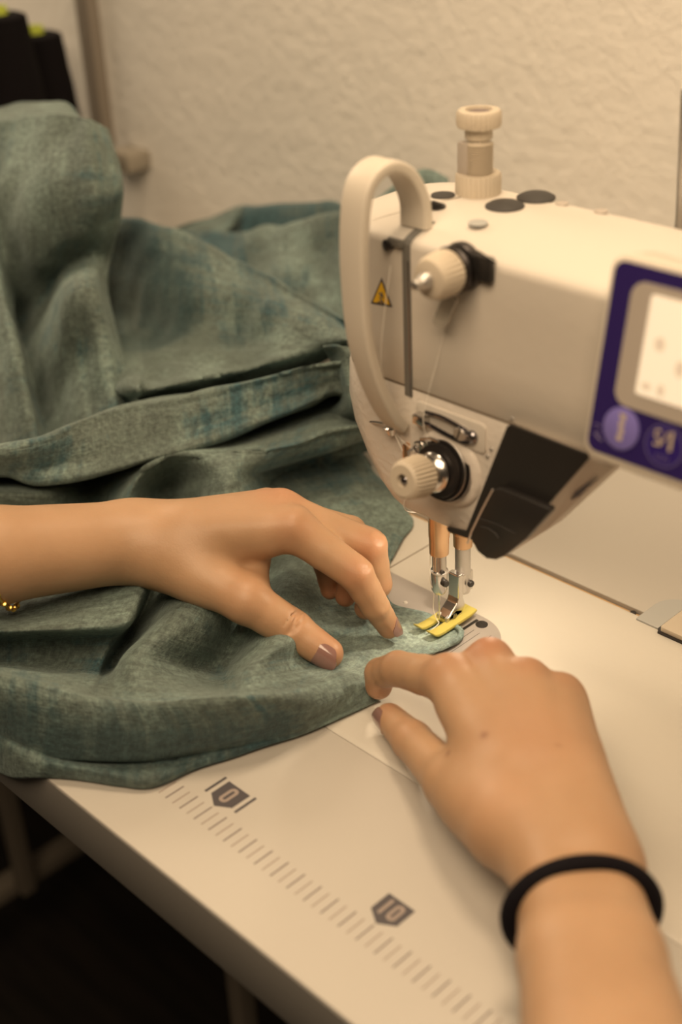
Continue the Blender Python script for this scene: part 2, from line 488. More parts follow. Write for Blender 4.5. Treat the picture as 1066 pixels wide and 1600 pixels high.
plate = pl.build('needle_plate', 'plate', machine, label='grey steel needle plate with rounded right end', smooth=False)
MB().prism(rrect(-16, PX0 - .05, 9.2, PY1 + .2, .2, 3), lambda u, v, t: (u, v, .0 + .035 * t)).build('slide_plate', MT['steel'], machine, smooth=False)
g = MB()
for x in (-.15, .25, .85, 1.15): g.box(x - .012, x + .012, 16.2 if x < .6 else 16.6, 19.1 if x < .6 else 19.3, .035, .039)
g.build('seam_guides', 'dark', plate, smooth=False)
g = MB()
for x in (-2.3, -.62): g.box(x - .09, x + .09, 16.8, 19.95, .034, .041)
g.build('feed_slot', 'black', plate, smooth=False)
def slot_screw(c, ax, r, parent, name='screw', m='dark', rot=0.3, h=.09):
    b = MB().lathe(c, ax, [(0, r), (h * .7, r), (h, r * .82), (h, .001)], 24)
    o = b.build(name, m, parent)
    a = np.array(ax, float); a /= np.linalg.norm(a)
    hh_ = np.array([0, 0, 1.]) if abs(a[2]) < .9 else np.array([1., 0, 0])
    u = np.cross(a, hh_); u /= np.linalg.norm(u); w = np.cross(a, u)
    d = u * math.cos(rot) + w * math.sin(rot); e = np.cross(a, d)
    c = np.array(c, float) + a * (h + .002)
    q = [c + d * s * r * .85 + e * k * r * .12 for s, k in ((-1, -1), (1, -1), (1, 1), (-1, 1))]
    MB().add(q + [p - a * .02 for p in q], [(0, 1, 2, 3), (4, 5, 6, 7), (0, 1, 5, 4), (1, 2, 6, 5), (2, 3, 7, 6), (3, 0, 4, 7)]).build('screw_slot', 'black', o if parent is machine else parent, smooth=False)
    return o
slot_screw((-.17, 19.75, .03), (0, 0, 1), .33, plate, h=.05, rot=.9)
MB().lathe((-4.6, 18.6, .03), (0, 0, 1), [(0, .13), (.06, .10), (.07, .001)], 12).build('plate_pin', 'bed', plate)

# hinge at the rear edge of the bed
def hp(poly, z0, z1): return MB().prism(poly, lambda u, v, t: (u, v, z0 + (z1 - z0) * t))
ho = rrect(5.55, 16, 25.5, 28.7, (0.1, .3, 1.4, 1.4), 6)
hinge = hp(ho, -1, .12).build('hinge', 'hinge', machine, label='grey metal hinge plate at the rear edge of the bed', smooth=False, bevel=.05)
hp(rrect(7.15, 14.5, 25.3, 27.7, .15, 3), .0, .42).build('hinge_block', 'knob', hinge, bevel=.08)
hp(rrect(6.95, 14.8, 25.3, 27.95, .2, 3), .08, .14).build('hinge_recess', 'black2', hinge, smooth=False)
MB().box(7.1, 14.5, 25.2, 25.34, -.1, .16).build('hinge_pin', 'dark', hinge)
MB().lathe((4.95, BY1 + .2, -.24), (0, 0, 1), [(0, .16), (.12, .16), (.14, .05)], 12).build('gasket_pin', 'dark', machine)

# arm and upper head
YF, YR = 14.5, 22.3
def sect(x0, x1, y0, y1, z, r): return [(x, y, z) for x, y in rrect(x0, x1, y0, y1, r, 8)]
AX1 = 42
secs = []
for z, i_ in ((15.62, .06), (15.7, 0), (18, 0), (20.5, 0), (22.0, 0), (22.2, .03), (22.36, .14), (22.48, .34), (22.62, .8), (22.8, 1.6), (22.93, 2.4), (23.0, 3.3)):
    secs.append(sect(-5.6 + i_, AX1, YF + i_, YR - i_ * .5, z, (3.0, .3, .3, 2.2)))
arm = MB().loft(secs).build('arm_housing', 'enamel', machine, sharp=50)
# lower head casting
secs = []
for z, x0, x1, y0, y1, r in ((15.6, -5.55, 7.4, 14.55, 22.2, 2.8), (15.5, -5.6, 7.4, 14.5, 22.2, 2.8), (13.8, -5.6, 6.4, 14.5, 22, 2.6), (12.6, -5.2, 5.4, 14.5, 21.8, 2.4),
                             (11, -4.3, 4.4, 14.55, 21.4, 2.2), (9.9, -3.5, 3.7, 14.65, 21.0, 2.0), (9.2, -2.9, 3.3, 14.8, 20.8, 1.9), (8.85, -2.5, 3.1, 15.0, 20.6, 1.8), (8.7, -2.1, 2.8, 15.3, 20.3, 1.6)):
    secs.append(sect(x0, x1, y0, y1, z, (r, .6, .6, 1.5)))
head = MB().loft(secs).build('head_casting', 'enamel_rough', machine, sharp=50)
MB().loft([sect(-5.61, 7.0, YF - .01, YR, z, (3.0, .3, .3, 2.2)) for z in (15.58, 15.66)]).build('parting_line', 'groove', machine)
# seam line of the face plate over the top
MB().tube(smooth_path([(-3.2, 14.6, 21.8), (-3.0, 14.95, 22.4), (-2.5, 15.8, 22.68), (-1.7, 17.0, 22.9), (-1.2, 18.5, 23.0), (-1.0, 19.4, 23.0)], 24), .03, 6).build('face_plate_seam', 'groove', machine)
# take-up slot strip
sl = MB(); rings = []
for y, z, dz in ((16.1, 22.80, 1), (15.3, 22.62, 1), (14.86, 22.46, 1), (14.64, 22.34, 1), (14.53, 22.2, 0), (14.5, 21.6, 0), (14.5, 20.5, 0), (14.5, 18, 0), (14.5, 15.9, 0), (14.5, 15.2, 0)):
    nrm = np.array([0, -.75, .65]) if dz else np.array([0, -1., 0]); p = np.array([0, y, z])
    rings.append([p + np.array([-.42, 0, 0]), p + np.array([-.42, 0, 0]) + nrm * .06, p + np.array([.02, 0, 0]) + nrm * .06, p + np.array([.02, 0, 0])])
MB().loft(rings).build('take_up_slot', 'slot', machine, label='dark grey vertical slot of the take-up lever', smooth=False)
MB().box(-.1, -.04, 14.42, 14.52, 15.2, 21.5).build('slot_lip', 'chrome_dark', machine)

# take-up lever guard: a cream strap looping out from the top and down the face
path = smooth_path([(-.55, 15.5, 22.7), (-.55, 15.4, 23.9), (-.55, 14.6, 25.2), (-.55, 13.4, 25.75), (-.6, 12.3, 25.2), (-.6, 11.85, 23.6), (-.6, 11.75, 21.2), (-.6, 11.95, 18.6), (-.6, 12.6, 16.4), (-.65, 13.5, 14.6), (-.7, 14.2, 13.7)], 60)
rings = []
for i, p in enumerate(path):
    tt = path[min(i + 1, 60)] - path[max(i - 1, 0)]; tt /= np.linalg.norm(tt)
    nn = np.cross(tt, [1, 0, 0]); nn /= np.linalg.norm(nn)
    w = .78 - .18 * (i / 60); h = .26
    ring = []
    for cx_, cy_, a0 in ((w - .15, h - .15, 0), (-w + .15, h - .15, 90), (-w + .15, -h + .15, 180), (w - .15, -h + .15, 270)):
        for k in range(4):
            a = math.radians(a0 + 30 * k)
            ring.append(p + np.array([1., 0, 0]) * (cx_ + .15 * math.cos(a)) + nn * (cy_ + .15 * math.sin(a)))
    rings.append(ring)
MB().loft(rings).build('take_up_guard', 'cream', machine, label='cream curved guard strap of the take-up lever', sharp=60)

# small lug left of the slot near the top and the warning label
lug = on(1, 14.35, 606, 383)
MB().lathe(lug, (-.2, -1, 0), [(-.2, .26), (.12, .26), (.16, .2), (.16, .001)], 20).build('guide_eyelet', 'dark', machine)
MB().box(lug[0], -.3, 14.3, 14.5, lug[2] - .02, lug[2] + .38).build('guide_bar', 'slot', machine, bevel=.08)
def corner_pt(x, z, off=.03):
    """point on the rounded front-left corner of the upper head"""
    r = 3.0; cx_, cy_ = -5.6 + r, YF + r
    if x >= cx_: return np.array([x, YF - off, z])
    a = math.acos(min(1, (cx_ - x) / r)); return np.array([cx_ - (r + off) * math.cos(a), cy_ - (r + off) * math.sin(a), z])
tri = [on(1, 14.5, 597, 433), on(1, 14.5, 614, 480), on(1, 14.5, 580, 474)]
def tri_mesh(sc, off):
    c = sum(tri) / 3; b = MB(); n = 8; vs = []; fs = []
    ids = {}
    for i in range(n + 1):
        for j in range(n + 1 - i):
            k = n - i - j
            p = c + (tri[0] * i + tri[1] * j + tri[2] * k - c * n) / n * sc
            ids[i, j] = len(vs); vs.append(corner_pt(p[0], p[2], off))
    for i in range(n):
        for j in range(n - i):
            fs.append((ids[i, j], ids[i + 1, j], ids[i, j + 1]))
            if j < n - i - 1: fs.append((ids[i + 1, j], ids[i + 1, j + 1], ids[i, j + 1]))
    return b.add(vs, fs)
wl = tri_mesh(1.0, .02).build('warning_label', 'ink_dark', machine, label='yellow and black warning triangle sticker', smooth=False)
tri_mesh(.78, .035).build('label_face', 'warn', wl, smooth=False)
tc_ = sum(tri) / 3; b = MB()
for pts in (((-.12, .2), (.04, .05), (-.08, -.02), (.1, -.22)), ((-.2, -.28), (.0, -.2), (.2, -.26)), ((.04, .25), (.12, .0))):
    b.tube([corner_pt(tc_[0] + u, tc_[2] + v - .05, .05) for u, v in pts], .035, 5)
b.build('label_symbol', 'ink_dark', wl)

# upper thread tension (small dial)
K = np.array([2.95, 14.5, 21.95])
dial = MB().lathe(K, (0, -1, 0), [(-.1, 1.0), (.12, 1.02), (.3, .95), (.35, .5), (.55, .5), (.6, 1.0), (.72, 1.02), (.8, .96), (.84, .5)], 32).build('upper_tension_dial', 'dark', machine, label='dark discs of the upper thread tension')
MB().lathe(K + (0, -.84, 0), (0, -1, 0), [(0, .86), (.12, .97), (1.0, .92), (1.25, .8), (1.34, .62), (1.36, .001)], 56, knurl=.07, kn_range=(1, 2)).build('dial_knob', 'knob', dial, label='beige knurled knob')
MB().lathe(K + (0, -2.15, 0), (0, -1, 0), [(0, .36), (.35, .33), (.5, .22), (.7, .22), (.85, .18), (.9, .001)], 20).build('dial_stud', 'satin', dial)
MB().box(K[0] + .75, K[0] + 1.7, YF - .35, YF + .02, K[2] - .35, K[2] + .75).build('thread_guide_block', 'black', machine, bevel=.12)
MB().tube([(K[0] + .7, YF - .3, K[2] + .9), (K[0] + 1.3, YF - .5, K[2] + .98), (K[0] + 1.9, YF - .2, K[2] + .6)], .05, 6).build('thread_guide_wire', 'steel', machine)
tb = on(1, YF - .7, 690, 503); ta = on(1, YF - .4, 710, 455)
MB().prism(rrect(-.38, .38, -1.0, 1.0, .36, 6), lambda u, v, t: (tb + (ta - tb) * ((v + .75) / 2) + np.array([u, -.12 * t, 0]))).build('tension_tab', 'glasstab', machine, label='small clear plastic tab below the upper dial')

# thread guide plate with wire loop
gp = MB().prism([(u, v) for u, v in rrect(.3, 4.3, 13.75, 15.15, .25, 4)], lambda u, v, t: (u, YF + .02 - .14 * t, v)).build('guide_plate', 'enamel', machine, bevel=.04)
lp = smooth_path([(1.0, YF - .28, 14.85), (2.0, YF - .3, 14.92), (3.2, YF - .3, 14.75), (3.75, YF - .28, 14.45), (3.4, YF - .28, 14.12), (2.4, YF - .28, 14.15), (1.3, YF - .28, 14.3), (.75, YF - .28, 14.42)], 40)
MB().tube(lp, .09, 8).build('wire_loop', 'chrome_dark', gp)
MB().box(.5, 1.15, YF - .62, YF - .1, 14.25, 14.72).build('loop_clip', 'steel', gp, bevel=.06)
slot_screw((3.05, YF - .12, 14.45), (0, -1, 0), .36, gp, 'loop_screw', 'satin', 1.2, .28)
slot_screw((3.62, YF - .12, 14.42), (0, -1, 0), .30, gp, 'loop_screw', 'chrome_dark', .2, .2)

# main tension assembly
D = np.array([2.15, 14.5, 12.35]); DAX = (0, -1, .19)
MB().lathe(D, (0, -1, 0), [(-.3, 1.95), (.02, 1.9), (.16, 1.78), (.22, 1.55), (.22, .001)], 48).build('dial_boss', 'enamel_rough', machine)
td = MB().lathe(D, DAX, [(.1, 1.5), (.34, 1.5), (.36, 1.25), (.44, 1.25), (.46, 1.38), (.62, 1.38), (.64, 1.12), (.7, 1.12), (.72, 1.25), (.84, 1.22), (.9, .9), (.9, .001)], 48).build('tension_dial', 'dark', machine, label='main thread tension with dark discs and beige knob')
MB().lathe(D, DAX, [(.47, 1.385), (.53, 1.40), (.55, 1.385)], 48).build('tension_disc', 'satin', td)
MB().lathe(D, DAX, [(.34, 1.51), (.30, 1.52), (.26, 1.51)], 48).build('tension_disc', 'satin', td)
MB().lathe(D, DAX, [(.88, .6), (1.0, .86), (1.15, .92), (1.35, .80), (1.5, .5), (1.9, .42)], 40).build('disc_cap', 'steel', td)
DX = np.array(DAX) / np.linalg.norm(DAX)
MB().lathe(D + DX * 1.75, DAX, [(0, .7), (.08, .92), (.2, .98), (1.15, .90), (1.3, .80), (1.38, .7), (1.38, .3), (1.1, .28), (1.1, .001)], 60, knurl=.09, kn_range=(2, 3)).build('dial_knob', 'knob', td, label='beige fluted knob', sharp=25)
MB().lathe(D + DX * 2.5, DAX, [(0, .22), (.5, .2), (.56, .12)], 16).build('dial_stud', 'chrome_dark', td)
MB().tube([D + np.array([math.cos(a) * 1.0, -.3 - .03 * a, math.sin(a) * 1.0]) for a in np.linspace(.6, 6.0, 40)], .05, 6).build('check_spring', 'steel', td)
# thread handling brackets left of the dial
br = MB()
br.tube([D + (-1.5, -.3, .9), D + (-1.2, -.5, 1.25), D + (-.6, -.55, 1.5), D + (-.1, -.5, 1.45)], .07, 6)
br.tube([D + (-1.7, -.2, .6), D + (-1.9, -.6, .4), D + (-1.75, -.7, -.1), D + (-1.5, -.3, -.3)], .09, 6)
br.tube([D + np.array([-1.35 + math.cos(a) * .28, -.5, .75 + math.sin(a) * .28]) for a in np.linspace(0, 6.2, 20)], .06, 6)
br.box(D[0] - 1.35, D[0] - .75, YF - .5, YF - .15, D[2] + .55, D[2] + 1.1)
br.build('thread_bracket', 'steel', machine, label='shiny wire guides left of the main dial')
MB().box(D[0] - 2.6, D[0] - 2.35, YF - .3, YF + .1, D[2] - .65, D[2] + .45).build('copper_clip', 'brass', machine, bevel=.08)
hk = on(1, 15.25, 567, 642); he = on(1, 14.2, 612, 668)
MB().prism(rrect(hk[0] - .45, hk[0] + .6, hk[2] - .95, hk[2] + .95, .35, 4), lambda u, v, t: (u, 16.2 - .85 * t, v)).build('side_lug', 'enamel', machine, bevel=.06)
w = MB().lathe(hk, (-.3, -1, 0), [(-.2, .3), (.1, .34), (.25, .3), (.3, .12)], 20)
w.tube([hk + (0, -.2, 0), hk + (.7, -.5, -.15), he + (-.3, -.2, .2)], .07, 6)
w.tube([he + np.array([math.cos(a) * .38, math.sin(a) * .3, .12 * math.cos(a)]) for a in np.linspace(0, 6.28, 24)], .06, 6)
w.lathe(he + (0, 0, -.35), (0, 0, 1), [(0, .18), (.35, .34), (.36, .001)], 16)
w.build('side_thread_guide', 'steel', machine, label='shiny hooked thread guide on the left side of the head')
for px, py in ((800, 655), (762, 713), (768, 702)):
    MB().lathe(on(1, YF - .02, px, py), (0, -1, 0), [(0, .1), (.04, .08), (.05, .001)], 10).build('head_rivet', 'satin', machine)

# black switch unit on the right side of the head
UY = 14.15
def upoly(pts): return [(float(on(1, UY, *p)[0]), float(on(1, UY, *p)[2])) for p in pts]
def upl(pts, y): return [on(1, y, *p) for p in pts]
b1 = [(795, 665), (800, 662), (918, 708), (922, 716), (847, 800), (800, 858), (770, 830), (752, 836), (744, 843), (703, 829), (701, 823), (731, 829)]
b2_ = [(795, 665), (800, 661), (930, 706), (957, 733), (853, 829), (797, 865), (770, 850), (752, 840), (744, 845), (703, 830), (700, 823), (731, 829)]
r1 = upl(b1, UY); r2 = upl(b2_, UY + .9); r3 = [p + np.array([0, 1.2, 0]) for p in r2]
unit = MB().loft([r1, r2, r3]).build('switch_unit', 'silver', machine, label='black fronted hand switch unit with grey side, right of the head', smooth=False, bevel=.04)
MB().loft([[p + np.array([0, -.12, 0]) for p in r1], [p + np.array([0, .02, 0]) for p in r1]]).build('front_cover', 'black', unit, smooth=False)
lev = upoly([(778, 764), (786, 757), (796, 758), (870, 788), (872, 793), (834, 835), (800, 862), (786, 868), (772, 866), (758, 855), (749, 838), (748, 824)])
MB().prism(lev, lambda u, v, t: (u, UY - .1 - .42 * t, v)).build('switch_lever', 'black', unit, bevel=.1)
MB().tube([(u, UY - .5, v) for u, v in upoly([(782, 758), (765, 790), (748, 825), (742, 842)])], .05, 6).build('lever_trim', 'satin', unit)
ln = MB(); ln.tube([(u, UY - .53, v) for u, v in upoly([(762, 803), (790, 812), (818, 826)])], .035, 5)
ln.tube([(u, UY - .53, v) for u, v in upoly([(764, 816), (775, 818), (787, 826), (792, 834)])], .045, 5)
ln.build('arrow_mark', 'black2', unit)
pts = [on(1, UY + .62, *p) for p in ((893, 780), (904, 771), (916, 761), (934, 747))]
MB().tube(pts, [.03, .14, .07, .03], 6).build('chipped_paint', 'ink_dark', unit)

# presser regulator on top
RX, RY = -.9, 20.0
reg = MB().lathe((RX, RY, 22.9), (0, 0, 1), [(0, 1.0), (.05, 1.03), (.95, 1.03), (1.02, .95), (1.02, .6)], 64, knurl=.07, kn_range=(1, 2)).build('pressure_regulator', 'knob', machine, label='beige knurled presser regulator on top of the head')
pr = [(.9, .58)]
for i in range(14):
    pr += [(1.0 + i * .1, .66), (1.05 + i * .1, .56)]
pr += [(2.5, .5), (2.55, .62), (3.2, .62)]
MB().lathe((RX, RY, 22.9), (0, 0, 1), pr, 32).build('threaded_rod', 'knob', reg)
MB().box(RX - .72, RX - .1, RY - .66, RY - .1, 23.8, 25.3).build('rod_flat', 'silver', reg, bevel=.1)
MB().lathe((RX, RY, 22.9), (0, 0, 1), [(2.95, .6), (3.05, .95), (3.2, 1.0), (3.65, 1.0), (3.75, .9), (3.78, .6), (3.6, .55), (3.6, .001)], 64, knurl=.07, kn_range=(2, 3)).build('regulator_cap', 'knob', reg)
MB().lathe((RX, RY, 22.9), (0, 0, 1), [(3.62, .5), (3.68, .5), (3.68, .001)], 24).build('cap_recess', 'ink', reg)
for i, (x, y, r, m) in enumerate(((-1.85, 18.7, .55, 'black2'), (1.35, 19.1, .86, 'black2'), (1.65, 20.9, .86, 'black2'), (1.95, 16.6, .42, 'hinge'), (-1.0, 17.3, .42, 'black'))):
    MB().lathe((x, y, 22.98), (0, 0, 1), [(0, r), (.08, r), (.2, r * .75), (.24, .001)] if i in (1, 2) else [(0, r), (.08, r * .98), (.1, r * .8), (.1, .001)], 32).build('rubber_plug', m, machine, label=None)
MB().tube([(-1.25, 17.2, 23.1), (-.9, 17.0, 23.25), (-.7, 17.3, 23.1)], .12, 8).build('top_clip', 'black', machine)
for x, y in ((3.06, 20.9), (5.04, 21.0)):
    MB().lathe((x, y, 23.0), (0, 0, 1), [(0, .3), (.05, .28), (.05, .001)], 20).build('top_screw', 'silver', machine)
rodp = on(1, 24.5, 1062, 335)
MB().tube([(rodp[0] + .1, 24.5, 16), (rodp[0] + .1, 24.5, rodp[2]), (rodp[0] - .15, 24.5, 27.6)], .25, 12).build('thread_stand_rod', 'satin', machine, label='thin metal rod standing behind the arm at the right edge')

# control panel (leans back a little)
PA = np.array([11.2, 12.0, 17.4]); PU = np.array([0, 1.2, 6.99]); PU /= np.linalg.norm(PU); PN = np.cross([1, 0, 0], PU); PN /= np.linalg.norm(PN)
def pf(u, v, n): return PA + np.array([1., 0, 0]) * u + PU * v + PN * n
def pprism(poly, n0, n1): return MB().prism(poly, lambda u, v, t: pf(u, v, n0 + (n1 - n0) * t))
b = MB()
b.loft([[pf(u, v, n) for u, v in rrect(-.2 + i_, 17.2 - i_, -.42 + i_, 7.28 - i_, .55, 6)] for n, i_ in ((-1.9, .25), (-1.7, .03), (-.2, 0), (-.06, .03), (-.0, .12))])
panel = b.build('control_panel', 'cream', machine, label='control panel with purple front and lit screen on the arm', sharp=50)
pprism(rrect(0, 17, -.05, 7.07, .42, 6), -.02, .04).build('panel_front', 'purple', panel, label='dark purple panel face', smooth=False)
pprism(rrect(.85, 14.5, 1.98, 6.53, .55, 8), .03, .09).build('screen_bezel', 'silver', panel, smooth=False)
scr = pprism(rrect(1.7, 13.6, 2.58, 6.2, .12, 4), .08, .12).build('screen', 'screen', panel, label='lit cream screen', smooth=False)
b = MB()
for (u, v, a_, c_) in ((2.35, 4.55, .22, .26), (2.1, 2.95, .2, .14), (2.7, 2.95, .16, .22), (3.3, 3.9, .2, .3), (5, 4.5, .6, .5), (5, 3.0, .5, .2), (7.5, 4.5, .6, .5)):
    b.add([pf(*q, .125) for q in circle(u, v, a_, c_, 20)], [tuple(range(20))])
b.build('screen_icons', 'screen_mark', scr, smooth=False)
pprism(circle(1.36, 1.12, .76, .80), .03, .12).build('panel_button', 'lilac', panel, label='lilac round button', bevel=.02)
b2 = pprism(circle(3.2, 1.02, .80, .80), .03, .06).build('panel_button', 'violet', panel, label='dark violet round button with ring')
o = circle(3.2, 1.02, .80, .80, 40); i_ = circle(3.2, 1.02, .74, .74, 40)
MB().add([pf(*q, .065) for q in o] + [pf(*q, .065) for q in i_], [(j, (j + 1) % 40, 40 + (j + 1) % 40, 40 + j) for j in range(40)]).build('button_ring', 'ringline', b2, smooth=False)
b = MB()
for k in range(5): b.box(0, 0, 0, 0, 0, 0)
b = MB()
def prect(b, u0, u1, v0, v1, n): b.add([pf(u0, v0, n), pf(u1, v0, n), pf(u1, v1, n), pf(u0, v1, n)], [(0, 1, 2, 3)])
for k in range(4): prect(b, 1.26 + (k % 2) * .03, 1.48 + (k % 2) * .03, .68 + k * .26, .88 + k * .26, .126)
prect(b, 1.22, 1.52, 1.62, 1.70, .126)
b.tube([pf(3.0, 1.5, .07), pf(2.8, 1.5, .07), pf(2.78, 1.28, .07), pf(2.98, 1.2, .07), pf(2.98, .98, .07), pf(2.76, .98, .07)], .04, 5)
b.tube([pf(3.02, .98, .07), pf(3.3, 1.55, .07)], .04, 5)
b.tube([pf(3.45, 1.6, .07), pf(3.45, .9, .07)], .07, 5)
b.build('button_symbols', 'print_light', panel, smooth=False)
b = MB()
for k, u in enumerate((2.95, 3.1, 3.25, 3.4)): b.tube([pf(u, .45, .07), pf(u + .04, .7 - .05 * (k % 2), .07)], .025, 4)
b.build('button_caption', 'print_dim', panel, smooth=False)
b = MB()
b.tube([pf(.2, .95, .05), pf(.45, .95, .05), pf(.3, .75, .05)], .025, 4)
b.tube([pf(.4, .45, .05), pf(.45, .75, .05)], .03, 4); b.tube([pf(.25, .62, .05), pf(.62, .4, .05)], .025, 4)
b.build('panel_icon', 'print_dim', panel, smooth=False)

# small work lamp under the head
ld = bpy.data.lights.new('machine_lamp', 'AREA'); ld.shape = 'DISK'; ld.size = .012; ld.energy = .15; ld.color = (1.0, .80, .56)
lo_ = bpy.data.objects.new('machine_lamp', ld); col.objects.link(lo_)
lo_.location = W((1.6, 18.6, 8.1)); lo_.rotation_euler = (W((-1.5, 15.0, 0)) - W((1.6, 18.6, 8.1))).to_track_quat('-Z', 'Y').to_euler()
MB().lathe((1.6, 18.6, 8.15), (0, 0, 1), [(0, .55), (.1, .62), (.9, .62)], 24).build('lamp_housing', 'black', machine)
# needle bar and presser bar
MB().lathe((NX, NY, 4.75), (0, 0, 1), [(0, .42), (.06, .5), (1.0, .52), (1.05, .54), (3.2, .54), (4.2, .54)], 32).build('needle_bushing', 'brass', machine, label='copper bushing of the needle bar')
nb = MB().lathe((NX, NY, 2.35), (0, 0, 1), [(0, .12), (.06, .3), (.3, .42), (1.45, .44), (1.5, .38), (1.55, .37), (4.5, .37)], 32).build('needle_bar', 'steel', machine)
MB().lathe((NX, NY, 3.7), (0, 0, 1), [(0, .45), (.05, .48), (.1, .45)], 32).build('clamp_ring', 'satin', nb)
slot_screw((NX + .36, NY - .1, 3.25), (1, -.2, 0), .2, nb, 'clamp_screw', 'black', .4, .3)
MB().lathe((NX + .28, NY - .15, 3.85), (1, -.3, 0), [(0, .13), (.14, .13), (.14, .001)], 12).build('bar_hole', 'black', nb)
MB().lathe((NX, NY, .15), (0, 0, 1), [(0, .01), (.25, .04), (1.4, .045), (1.6, .075), (2.6, .08)], 12).build('needle', 'steel', machine)
PBX, PBY = -1.5, 19.75
MB().lathe((PBX, PBY, 4.35), (0, 0, 1), [(0, .42), (.06, .5), (.8, .52), (.85, .56), (4.5, .56)], 32).build('presser_bushing', 'brass', machine, label='copper bushing of the presser bar')
MB().lathe((PBX, PBY, 1.55), (0, 0, 1), [(0, .3), (.05, .4), (.6, .42), (3.2, .42)], 32).build('presser_bar', 'satin', machine)
# presser foot
FZ = .36
foot = MB()
sh = [(-.02, 3.05), (.5, 3.05), (.5, 1.25), (.1, 1.05), (-.62, .95), (-1.0, .72), (-1.02, .5), (-.7, .46), (-.4, .72), (.1, .78), (.28, 1.2), (.3, 1.3)]
yf0 = PBY - .75
prof = [(yf0, 3.0), (yf0 + .38, 3.0), (yf0 + .38, 1.5), (yf0 + .55, 1.0), (yf0 + .35, .62), (yf0 - .1, FZ + .2), (yf0 - .75, FZ + .2), (yf0 - .85, .7), (yf0 - .5, 1.05), (yf0 - .1, 1.35), (yf0, 1.6)]
foot.prism(prof, lambda u, v, t: (PBX - .38 + .76 * t, u, v))
foot.box(PBX - .38, PBX + .38, yf0 + .3, PBY + .42, 1.7, 2.9)
footo = foot.build('presser_foot', 'steel', machine, label='shiny presser foot with yellow plastic sole', smooth=False, bevel=.07)
slot_screw((PBX + .4, PBY + .1, 2.2), (1, -.1, 0), .19, footo, 'foot_screw', 'black', .6, .18)
MB().lathe((PBX + .38, yf0 - .35, .72), (1, 0, 0), [(-.02, .16), (.05, .16), (.06, .001)], 14).build('foot_pin', 'chrome_dark', footo)
for x0 in (PBX - .38, PBX + .2):
    MB().prism([(yf0 - .95, FZ + .1), (yf0 + .25, FZ + .1), (yf0 + .3, .8), (yf0 - .2, 1.0), (yf0 - .9, .8)], lambda u, v, t: (x0 + .18 * t, u, v)).build('foot_ear', 'satin', footo, smooth=False, bevel=.04)
sole = MB()
def sole_row(x0, x1, ys_):
    rings = []
    for y, z, th in ys_:
        rings.append([(x0, y, z), (x1, y, z), (x1, y, z + th), (x0, y, z + th)])
    sole.loft(rings)
toe = [(16.62, FZ + .34, .1), (16.75, FZ + .2, .15), (17.0, FZ + .06, .18), (17.4, FZ, .2), (18.2, FZ, .2), (19.5, FZ, .2), (19.85, FZ + .06, .18), (20.05, FZ + .14, .12)]
sole_row(-2.2, -1.68, toe); sole_row(-1.32, -.72, toe)
sole_row(-1.69, -1.31, [(18.15, FZ, .2), (19.5, FZ, .2), (19.85, FZ + .06, .18), (20.05, FZ + .14, .12)])
sole.build('foot_sole', 'yellow', footo, label='yellow plastic sole', bevel=.06, smooth=True)

# sewing thread
th = MB()
A1 = on(1, YF - .1, 694, 520)
th.tube(smooth_path([K + (-.2, -.6, -.9), A1, np.array([1.3, YF - .5, 15.6]), np.array([1.2, YF - .6, 14.3]), D + (-.6, -.55, 1.3)], 24), .012, 5)
th.tube(smooth_path([D + (-1.1, -.6, .4), he + (0, 0, .1), np.array([-.35, 12.9, 17.5]), np.array([-.3, 13.6, 21.5])], 24), .012, 5)
th.tube(smooth_path([he, D + (-2.2, -.15, -1.0), (-.6, 14.5, 9.8), (-.9, 14.9, 8.8), (NX - .2, 17.35, 7.0), (NX - .2, 17.42, 4.2), (NX - .18, 17.4, 3.2), (NX - .12, 17.6, 2.5), (NX - .2, 17.65, 1.4), (NX - .05, 17.75, .75), (NX + .12, 17.7, .62), (NX + .05, 17.3, .42), (NX, 16.9, .4)], 70), .022, 6)
o = th.build('sewing_thread', 'thread')
tag(o, 'white sewing thread running down the machine head through the needle', 'thread')

